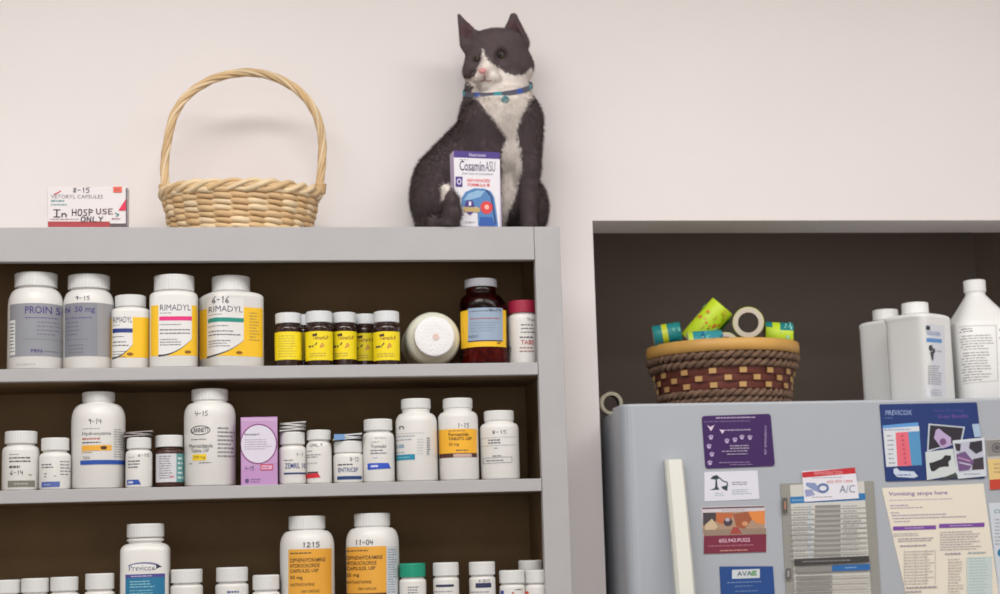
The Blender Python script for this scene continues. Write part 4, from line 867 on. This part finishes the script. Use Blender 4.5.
card('fridge_magnet', 'blue card with small white logo panel at the bottom, below the dog photograph card', 'magnet', [(719.5, 566.5), (773, 566.2), (775.5, 606), (721.5, 607)],
 [('r', 732, 569.3, 759.8, 578.3, (205, 212, 214)), ('t', 737, 571, 757, 576, 'AVAC', (70, 85, 100), 1), ('p', [(752, 571), (756, 570.5), (756, 576), (750, 576)], (120, 160, 120)), ('g', 727, 581, 764, 583, 1, (95, 130, 185), .6), ('g', 735, 585, 758, 587, 1, (80, 115, 175), .6), ('g', 735, 590, 758, 592, 1, (80, 115, 175), .6)], (28, 72, 138), .001, .0015, mname='blue_card')
GR = (148, 147, 140); PAP = (206, 204, 198)
rows_ = []
for k in range(11):
    y = 505+k*4.9
    rows_ += [('r', 791, y+3.3, 814.5, y+4.5, (165, 162, 158)), ('r', 815, y, 840.5, y+2.6, (138, 136, 132)), ('r', 815, y+2.6, 840.5, y+4.9, (166, 164, 158)), ('r', 841, y+3.3, 866+k*.2, y+4.5, (168, 165, 160)), ('g', 793, y+.6, 812, y+2.6, 1, (150, 150, 152), .5), ('g', 843, y+.6, 862, y+2.6, 1, (150, 150, 152), .5)]
card('wall_chart', 'tall grey price chart with striped tables held by the red-topped magnet', 'chart', [(780.3, 483.5), (873.6, 481), (881.5, 604), (787, 607)],
 [('p', [(790, 484), (864, 482), (871.5, 604), (795.5, 606)], PAP), ('p', [(790, 495.8), (865, 494), (865.6, 501), (790.5, 502.6)], (42, 118, 178)), ('g', 792, 497.5, 806, 501, 1, (120, 175, 215), .5), ('r', 808.5, 504, 811.5, 558, (190, 202, 210))] + rows_ +
 [('p', [(794, 558), (869, 557), (869.5, 563.5), (794.3, 564.8)], (62, 60, 60)), ('g', 802, 559.5, 862, 562, 1, (120, 118, 116), .5), ('r', 795, 566, 832, 571.5, (140, 138, 134)), ('r', 832, 565.3, 870, 571.3, (38, 102, 168)), ('g', 845, 567, 858, 569.5, 1, (130, 175, 215), .5)] +
 sum([[('r', 795.6, 575+k*5.4, 832.3, 577.6+k*5.4, (138, 136, 130)), ('r', 832.5, 576+k*5.4, 870, 577.4+k*5.4, (178, 174, 170))] for k in range(4)], []) +
 [('r', 782.3, 496.5, 787.3, 511.5, (92, 88, 86)), ('r', 784.3, 500, 786, 508, (170, 125, 100)), ('r', 786, 567, 791, 577.5, (92, 90, 88)), ('r', 787.3, 569, 789.6, 575.5, (150, 148, 146))], GR, .0015, .002, mname='chart_plastic')
card('fridge_magnet', 'white magnet with red top band and blue-grey emblem, tilted over the chart', 'magnet', [(801.9, 471.2), (855.2, 467.7), (859, 498.3), (804.5, 501.9)],
 [('p', [(802.1, 471.6), (855, 468.0), (855.7, 474), (802.7, 477)], (196, 42, 52)), ('t', 814.5, 471, 842.5, 474.6, 'REFRIGERATION', (225, 150, 155), 1), ('g', 812, 476.5, 846, 478.3, 1, (170, 170, 175), .5), ('t', 827, 480.3, 852.5, 483.2, '602-957-1999', (205, 95, 95)),
  ('o', 823, 488, 6, 5, 2.4, (95, 118, 165)), ('p', [(806, 482), (815, 482.5), (818, 486), (819, 492), (814, 490), (806, 485)], (135, 150, 190)), ('p', [(804.8, 489), (812, 489), (815, 494.5), (806, 496)], (150, 155, 195)), ('t', 839.5, 485.5, 855, 493.3, 'A/C', (120, 135, 160)), ('g', 812, 496, 834, 497.5, 1, (150, 150, 158), .5)], (228, 226, 234), .0012, .0012, lift=.0022, mname='white_magnet')
BL = (24, 52, 114)
dogs = [('p', [(928.5, 423.5), (965, 427.5), (962, 442), (927, 452)], (195, 205, 215)), ('p', [(930, 425), (963.3, 428.6), (960.5, 442), (928.5, 450)], (42, 38, 50)), ('p', [(936, 430), (939, 428.5), (944, 433), (951, 438), (951, 446), (942, 449), (934, 438)], (185, 165, 205)), ('e', 943, 442, 3.3, 3.5, (120, 80, 125)),
  ('p', [(925.3, 452), (953, 449), (957.5, 475), (927, 480)], (205, 212, 212)), ('p', [(929, 463), (934, 462), (942, 459), (945, 455.5), (951, 456), (951, 460), (948.5, 462), (949, 467), (945, 467), (940, 467.5), (934, 471.5), (931, 471)], (42, 40, 46)), ('p', [(938, 480), (956, 473), (957.5, 478.5)], (60, 70, 70)),
  ('p', [(952.5, 441), (984.3, 438.5), (986.5, 477.5), (958, 479.5)], (208, 215, 222)), ('p', [(954.5, 443.5), (982.5, 441), (984, 470.5), (958.5, 473.5)], (190, 190, 208)), ('p', [(954.5, 444), (961, 444.5), (960, 452), (956, 451)], (55, 48, 55)), ('p', [(970, 443), (982, 441.5), (982.5, 452), (976, 455), (969, 449)], (48, 44, 52)), ('p', [(973, 460), (983.5, 458), (984, 470.5), (972, 471)], (60, 52, 60)),
  ('p', [(956, 455), (965, 452), (974, 463), (969, 471), (959, 472)], (112, 85, 130)), ('l', [(958, 458), (970, 462)], 1.2, (200, 150, 190)), ('l', [(959, 463), (971, 466)], 1.2, (210, 200, 220)), ('g', 964, 474, 982, 476, 1, (130, 140, 150), .5), ('p', [(972, 425), (979, 424.5), (981, 437.5), (974.5, 438.3)], (165, 190, 215))]
card('poster', 'dark blue poster with pink and blue table and three dog snapshots', 'poster', [(879.5, 404.3), (977, 402.3), (984.8, 478.5), (885.7, 481.5)],
 [('t', 885.5, 409.5, 912, 414.5, 'PREVICOX', (150, 165, 205), 1), ('g', 885, 416.3, 893, 417.8, 1, (80, 110, 170), .6), ('t', 934, 409.3, 963, 412.5, 'Easy Dosing', (82, 78, 160)), ('t', 938, 414.5, 968, 418.5, 'Great Benefits', (120, 80, 170)),
  ('p', [(882.5, 424.5), (918, 422), (919, 427), (883, 428)], (95, 155, 215)), ('p', [(883, 427.5), (919, 425.8), (922, 464.8), (886.3, 465.8)], (216, 220, 226)), ('p', [(895.5, 431.8), (908, 431.3), (911.5, 465), (897.5, 465.4)], (228, 105, 122)), ('p', [(908, 431.3), (919.3, 430.8), (922, 464.8), (911.5, 465)], (82, 148, 196)), ('g', 884, 427.5, 918, 430.5, 1, (150, 170, 205), .5)] +
 [('g', 887+k*.3, 434+k*4.5, 893.5+k*.3, 436+k*4.5, 1, (120, 125, 140), .6) for k in range(7)] + [('e', 902.5+k*.5, 435+k*4.5, 1, 1, (180, 70, 95)) for k in range(7)] +
 [('p', [(893.5, 468), (897, 467), (899.5, 470), (914, 471), (918, 476), (914, 477.5), (897, 476), (893.5, 472)], (200, 210, 228)), ('g', 897, 473, 916, 475.5, 1, (90, 115, 175), .6)] + dogs, BL, .0012, .003, mname='blue_poster')
VM = (232, 224, 208)
card('paper_sheet', 'cream sheet headed Vomiting stops here, below the dark blue poster', 'paper', [(881.8, 488), (983.5, 483.5), (1000.5, 606), (909, 608)],
 [('t', 888.5, 490.5, 947.5, 495.8, 'Vomiting stops here', (122, 80, 150), 1), ('g', 889.5, 498, 977, 500, 1, (175, 160, 180), .5), ('g', 890, 503.3, 910, 505.3, 1, (160, 120, 185), .6), ('g', 890.5, 505.8, 932, 507.8, 1, (170, 155, 175), .6), ('g', 890.5, 510.5, 903, 512.5, 1, (170, 155, 175), .6), ('g', 892, 513, 960, 515.3, 1, (165, 150, 190), .6), ('g', 893, 516, 975, 518.3, 1, (170, 155, 180), .6), ('g', 894, 519.3, 912, 521.3, 1, (170, 155, 175), .6),
  ('r', 893, 525, 936, 529, (122, 72, 158)), ('g', 905, 526, 925, 528, 1, (190, 165, 210), .6), ('r', 939, 523.8, 984.5, 528, (122, 72, 158)), ('g', 950, 525, 975, 527, 1, (190, 165, 210), .6), ('g', 893.5, 531.5, 928, 535.5, 2, (190, 180, 185), .5), ('g', 898, 536.5, 936, 541, 2, (175, 165, 172), .6), ('g', 940, 531, 985, 551, 8, (188, 178, 184), .5),
  ('g', 900, 543, 935, 546.5, 1, (165, 150, 170), .5)] + [('r', x, 549, x+.7, 584, (205, 198, 190)) for x in (904, 915, 926, 935)] + [('g', 904, 549, 936, 584, 12, (208, 200, 192), .4), ('g', 945, 552, 962, 556, 1, (165, 150, 170), .5), ('g', 968, 552, 990, 555.5, 1, (150, 175, 185), .5), ('r', 967, 558, 992, 596, (198, 212, 210)), ('g', 948, 558, 964, 596, 13, (205, 198, 190), .4), ('g', 969, 558, 990, 596, 13, (175, 200, 200), .4), ('g', 906, 585, 943, 588, 1, (160, 150, 165), .6), ('g', 906, 589, 922, 592, 1, (170, 160, 172), .6)], VM, .0004, lift=.0006, mname='cream_paper')
card('fridge_magnet', 'square magnet with grey disc picture over yellow and red bands at the right edge', 'magnet', [(985.5, 439.5), (1016, 438.5), (1020, 488), (990, 489.5)],
 [('p', [(986, 440), (1016, 439), (1017, 455), (987.5, 456.5)], (140, 138, 136)), ('e', 997, 447.5, 5.5, 5, (95, 92, 98)), ('o', 997, 447.5, 4, 3.6, .8, (160, 150, 150)), ('p', [(987.7, 459), (1017.5, 458), (1019, 478), (989.5, 479.5)], (225, 196, 130)), ('g', 994, 462, 1012, 474, 3, (190, 150, 90), .5), ('p', [(989.5, 479.5), (1019, 478), (1020, 488), (990, 489.5)], (196, 66, 46))], (196, 190, 184), .001, mname='square_magnet')
card('paper_sheet', 'white sheet with green heading and teal mark at the right edge of the fridge', 'paper', [(988.5, 503), (1052, 501), (1062, 606), (1000.8, 608)],
 [('t', 994, 508.5, 1024, 512.5, 'CONTACT', (60, 130, 110), 1), ('g', 995, 517, 1045, 545, 8, (160, 165, 170), .4), ('e', 1001.5, 552, 4, 4.2, (40, 120, 165)), ('g', 1008, 549, 1045, 600, 14, (170, 172, 178), .4)], (205, 212, 220), .0004, mname='white_paper')
# ================================================================== things on the refrigerator
ZFt = zft-.0068
RP, SQ = mat((116, 90, 72), .85, bump=.8, bscale=300, var=.3, vscale=60, name='rope_brown'), mat((188, 148, 92), .6, name='straw_tan')
MAR = mat((104, 50, 38), .55, var=.1, vscale=30, name='maroon_splint'); RIM = mat((206, 158, 82), .45, var=.1, vscale=14, name='wood_rim')
def basket2():
    Yc = .06; c = P(722, 345, Yc); m_ = rad_px(722, 345, 1, Yc); rt0 = 75.5*m_; rb0 = 61*m_
    Yr = Yc-rt0; z1 = P(722, 337.2, Yr).z; z1b = P(722, 350, Yr).z
    t = thing('woven_basket', (c.x, Yc, ZFt), 'round maroon and tan woven basket of bandage rolls on the refrigerator', 'basket')
    H = z1b-ZFt-.003
    def rad(z): s = (z-ZFt)/(z1b-ZFt); return rb0+(rt0*.965-rb0)*s**1.35
    bm = bmesh.new()
    rows = [(350, 358), (358, 366), (388, 395.5), (395.5, 403), (403, 410), (410, 417)]
    def Zy(y): return P(722, y, Yc-rt0*.93).z
    zr = [(Zy(a)+Zy(b))/2 for a, b in rows]
    zr = [max(z, ZFt+.0088) for i, z in enumerate(zr)]
    for z in sorted(set(round(z, 5) for z in zr)):
        R0 = rad(z)
        for j in (0, 1):
            N = 420; pts = []
            for k in range(N):
                th = 2*PI*k/N; p = 25*th+j*PI
                pts.append((c.x+(R0+.0042*math.cos(p))*math.cos(th), Yc+(R0+.0042*math.cos(p))*math.sin(th), z+.0036*math.sin(p)))
            tube(bm, pts, .0044, 7, closed=True)
    obj('rope_band', bm, RP, t)
    # woven splint band: maroon weavers, tan stakes passing over them
    bm = bmesh.new(); ya, yb = 366.3, 387.5; N = 26*6; R_ = 3
    for r in range(R_):
        za, zb_ = Zy(ya+(yb-ya)*r/R_), Zy(ya+(yb-ya)*(r+1)/R_)
        prev = None; first = None
        for k in range(N):
            th = 2*PI*k/N; w = .0016*math.cos(13*th*1+(r % 2)*PI)
            col = []
            for z, d in ((za-.0003, 0), ((za+zb_)/2, .0008), (zb_+.0003, 0)):
                R0 = rad(z)+w+d; col.append(bm.verts.new((c.x+R0*math.cos(th), Yc+R0*math.sin(th), z)))
            if prev:
                for i in (0, 1): f = bm.faces.new((prev[i], col[i], col[i+1], prev[i+1])); f.smooth = True
            else: first = col
            prev = col
        for i in (0, 1): bm.faces.new((prev[i], first[i], first[i+1], prev[i+1])).smooth = True
    zt_, zb2 = Zy(ya), ZFt+.004; prevr = None
    for s in range(2):
        pass
    lv = [bm.verts.new((c.x+(rad(z)-.004)*math.cos(2*PI*k/48), Yc+(rad(z)-.004)*math.sin(2*PI*k/48), z)) for z in (ZFt+.003, z1b) for k in range(48)]
    for k in range(48): bm.faces.new((lv[k], lv[(k+1) % 48], lv[48+(k+1) % 48], lv[48+k]))
    bm.faces.new(lv[:48][::-1])
    obj('splint_band', bm, MAR, t)
    bm = bmesh.new(); n = 30
    for k in range(n):
        for r in range(R_):
            if (k+r) % 2: continue
            th = 2*PI*(k+.5)/n; za, zb_ = Zy(ya+(yb-ya)*r/R_)-.0016, Zy(ya+(yb-ya)*(r+1)/R_)+.0016; hw = .0064
            R0 = rad((za+zb_)/2)+.0034
            g = bmesh.ops.create_cube(bm, size=1); 
            bmesh.ops.transform(bm, matrix=Matrix.Translation((c.x+R0*math.cos(th), Yc+R0*math.sin(th), (za+zb_)/2)) @ Matrix.Rotation(th, 4, 'Z') @ Matrix.Diagonal((.0022, hw*2, za-zb_, 1)), verts=g['verts'])
    bmesh.ops.recalc_face_normals(bm, faces=bm.faces)
    obj('tan_stakes', bm, SQ, t)
    bm = bmesh.new(); N = 72; sec = [(rt0, z1b+.001), (rt0+.0012, (z1+z1b)/2), (rt0, z1-.001), (rt0-.002, z1), (rt0-.0055, z1), (rt0-.007, z1-.001), (rt0-.007, z1b)]
    rings = [[bm.verts.new((c.x+r*math.cos(2*PI*k/N), Yc+r*math.sin(2*PI*k/N), z)) for r, z in sec] for k in range(N)]
    for k in range(N):
        A, Bq = rings[k], rings[(k+1) % N]
        for i in range(len(sec)): f = bm.faces.new((A[i], Bq[i], Bq[(i+1) % len(sec)], A[(i+1) % len(sec)])); f.smooth = True
    bmesh.ops.recalc_face_normals(bm, faces=bm.faces)
    obj('wooden_rim', bm, RIM, t)
    return c, Yc, rt0, z1
bc, bY, bR, bz = basket2()
LIME = (196, 222, 40); TEAL = (22, 128, 128)
def roll(name, label, cat, a, b, r, rin, els, body, core=(215, 205, 190), group=None, inner_shade=None):
    """hollow roll with axis a->b (world); els drawn as bands (u0,u1,th0,th1,col) on its wrap"""
    a = Vector(a); b = Vector(b); L = (b-a).length; ax = (b-a).normalized(); h = Vector((0, 0, 1)) if abs(ax.z) < .9 else Vector((0, 1, 0))
    n1 = ax.cross(h).normalized(); n2 = ax.cross(n1)
    t = thing(name, (a+b)/2, label, cat, group)
    bm = bmesh.new(); N = 40; ch = .001
    sec = [(rin, 0), (r-ch, 0), (r, ch), (r, L-ch), (r-ch, L), (rin, L)]
    rings = [[bm.verts.new(a+ax*s+(n1*math.cos(2*PI*k/N)+n2*math.sin(2*PI*k/N))*rr) for rr, s in sec] for k in range(N)]
    for k in range(N):
        A, Bq = rings[k], rings[(k+1) % N]
        for i in range(6):
            f = bm.faces.new((A[i], Bq[i], Bq[(i+1) % 6], A[(i+1) % 6])); f.smooth = i in (2, 5); f.material_index = 0 if i in (1, 2, 3) else (2 if i == 5 else 1)
    bmesh.ops.recalc_face_normals(bm, faces=bm.faces)
    obj('roll_body', bm, [mat(body, .45, name='wrapper'), mat(core, .8, name='tape_core'), mat(inner_shade or core, .9, name='core_inside')], t)  # dark hollow: its shade is put into the colour of the core wall
    if els:
        bm = bmesh.new(); ms = []
        for i, (u0, u1, t0, t1, col) in enumerate(els):
            m = mat(col, .35, name='wrapper_print')
            if m not in ms: ms.append(m)
            S = max(2, int(abs(t1-t0)/.15)); rr = r+.0003+.00012*i; row = []
            for k in range(S+1):
                th = t0+(t1-t0)*k/S; d = n1*math.cos(th)+n2*math.sin(th); row.append((bm.verts.new(a+ax*L*u0+d*rr), bm.verts.new(a+ax*L*u1+d*rr)))
            for p, q2 in zip(row[:-1], row[1:]):
                f = bm.faces.new((p[0], p[1], q2[1], q2[0])); f.material_index = ms.index(m); f.smooth = True
        obj('wrapper_print', bm, ms, t)
    return t
def W(x, y, Y): return P(x, y, Y)
GR_ = 'wrapped bandage rolls in the woven basket'
T2 = 2*PI
pr = random.Random(4)
def specks(n, col, u0=.08, u1=.92, s=.05): return [(u, u+s*pr.uniform(.5, 1.2), th, th+pr.uniform(.08, .3), col) for u, th in ((pr.uniform(u0, u1), pr.uniform(0, T2)) for _ in range(n))]
roll('bandage_roll', 'teal wrapped bandage roll with lime stripe at the left end of the basket', 'bandage roll', W(653.5, 337, .030), W(681, 332.5, .019), .0198, .010, [(.32, .52, 0, T2, (190, 200, 40))]+specks(14, (70, 120, 170), .02, .28)+specks(8, (90, 190, 170), .55, .95), TEAL, group=GR_)
roll('bandage_roll', 'long lime green bandage roll with red print, standing tallest out of the basket', 'bandage roll', W(691, 342, .035), W(722.5, 306, .012), .0235, .0125,
 specks(16, (228, 120, 60), .42, .72, .07)+specks(8, (205, 200, 60), .2, .9, .09)+specks(8, (150, 220, 120), .7, .92, .08)+[(.05, .9, 1.7, 2.5, (60, 150, 60))], LIME, group=GR_)
roll('bandage_roll', 'teal and white patterned bandage roll lying under the long lime roll', 'bandage roll', W(688, 345, -.02), W(722, 343, -.03), .0235, .011, [(0, .14, 0, T2, (180, 205, 60))]+specks(26, (120, 195, 190), .15, .95, .06)+specks(14, (30, 95, 140), .15, .95, .08), (36, 140, 150), group=GR_)
_p = W(748.3, 322.5, -.03); _d = (_p-CAM).normalized()
roll('bandage_roll', 'roll seen end on as a pale ring with dark hollow, right of the lime roll', 'bandage roll', _p, _p+_d*.10, .0280, .0182, [], (190, 200, 60), core=(214, 202, 184), inner_shade=(70, 62, 56), group=GR_)
roll('bandage_roll', 'roll end almost sunk behind the basket rim, only its pale arc showing', 'bandage roll', W(727, 346.5, -.03), W(727, 346.5, -.03)+Vector((-.01, .075, 0)), .026, .018, [], (150, 190, 70), core=(210, 198, 180), group=GR_)
roll('bandage_roll', 'lime bandage roll with patterned teal corners at the right end of the basket', 'bandage roll', W(764.5, 335.5, .022), W(792, 337, .012), .0250, .012,
 [(.52, 1, -2.6, -.35, TEAL), (.0, .24, -2.6, -.55, TEAL)]+specks(24, (150, 220, 215), .55, .95, .05), LIME, group=GR_)
# ring of tape at the left end of the fridge top, behind the door corner
Yt = .012; ct = P(611.8, 405.5, Yt); 
roll('tape_roll', 'cream roll of tape standing on edge at the left corner of the refrigerator', 'tape', Vector((ct.x, Yt, ZFt+.0208)), Vector((ct.x+.001, Yt+.03, ZFt+.0208)), .0205, .0145, [], (176, 168, 148), core=(168, 160, 142), inner_shade=(80, 74, 66))
# big white bottles
BW = mat((244, 244, 242), .4, name='brightened_white_plastic')  # white raised to make up in colour for light lost under the lintel
def big(label, cx, R, cc, rc, ytop, ycb, yn, ys, Y, els, n, rot, soft=.7, body=None, name='disinfectant_bottle', neck=.8, cone=False):
    return bottle(label, cx, R, cc, rc, ytop, ycb, yn, ys, ZFt, els, setback=0, body=body or BW, cap=BW, n=n, rot=rot, soft=soft, name=name, Yfront=Y, neck=neck, cone=cone, group='white bottles on the refrigerator')
big('plain white bottle standing behind its labelled twin on the refrigerator', 885, 26, 886, 12.6, 308.5, 318.5, 320.5, 325, .085, [], 7, math.radians(32), soft=.45)
big('squared white bottle with blue-banded label on the side face, middle of the three', 917.6, 31.3, 914.5, 13.2, 301.5, 312.5, 314.5, 319, -.03,
 [('r', 926.5, 324, 951, 397, (222, 224, 232)), ('p', [(926, 325.5), (931, 326), (931, 330), (926, 330)], (50, 60, 70)), ('t', 927, 330.5, 944.5, 335.3, 'NOLVASAN', (110, 140, 190), 1), ('r', 926.5, 338, 946.5, 342, (95, 150, 210)), ('e', 931.5, 348, 2.6, 3.2, (60, 62, 68)), ('e', 935.5, 350.5, 1.8, 2.6, (70, 72, 78)), ('p', [(930.5, 352), (935.5, 351), (934.5, 360.5), (932.5, 360)], (70, 72, 78)),
  ('g', 939, 349, 946, 352, 1, (140, 145, 160), .5), ('g', 928, 365, 946, 385, 9, (150, 152, 165), .5), ('g', 931, 389, 948, 396, 3, (170, 172, 182), .4)], 8, math.radians(33), soft=.4)
big('tall white bottle with sloping shoulders and printed back label, rightmost on the refrigerator', 979.5, 29.3, 974, 10.8, 279, 291, 294, 321, -.02,
 [('l', [(960, 325.5), (996, 325.5), (998, 381), (962, 383), (960, 325.5)], .6, (190, 186, 182)), ('g', 960.5, 327, 975, 332, 2, (120, 122, 125), .5), ('g', 961, 334, 994, 350, 6, (175, 172, 168), .45), ('g', 962, 351, 992, 381, 11, (165, 162, 160), .45), ('g', 999, 329, 1005, 331, 1, (80, 80, 85), .8), ('g', 999, 337, 1005, 339, 1, (80, 80, 85), .8)], 4.5, .0, cone=True, neck=.9)
# ================================================================== light
def area(name, loc, rot, sx, sy, e, col):
    l = bpy.data.lights.new(name, 'AREA'); l.shape = 'RECTANGLE'; l.size = sx; l.size_y = sy; l.energy = e; l.color = col
    o = bpy.data.objects.new(name, l); C.objects.link(o); o.location = loc; o.rotation_euler = rot; return o
LC = (1, .985, .965)
area('ceiling_lamp', (1.1, -1.4, HC-.02), (0, 0, 0), 1.2, .6, 15.5, LC)
area('ceiling_lamp', (-.3, -1.4, HC-.02), (0, 0, 0), 1.2, .6, 27, LC)
area('ceiling_lamp', (-1.8, -1.6, HC-.02), (0, 0, 0), 1.2, .6, 7, LC)
area('ceiling_lamp', (2.0, -1.7, HC-.02), (0, 0, 0), 1.2, .6, 14, LC)
area('ceiling_lamp', (.2, -3.4, HC-.02), (0, 0, 0), 1.2, .6, 16, LC)
area('front_fill', (-.6, -4.5, 1.9), (math.radians(90), 0, 0), 2.4, 1.3, 14, (.9, .95, 1))  # fill light added behind the camera; the room has no window
w = bpy.data.worlds.new('world'); bpy.context.scene.world = w; w.use_nodes = True
w.node_tree.nodes['Background'].inputs[0].default_value = (.8, .85, .9, 1); w.node_tree.nodes['Background'].inputs[1].default_value = .3
vs_ = bpy.context.scene.view_settings
vs_.view_transform = 'Standard'; vs_.look = 'None'; vs_.gamma = 1; vs_.use_curve_mapping = False; vs_.exposure = 0
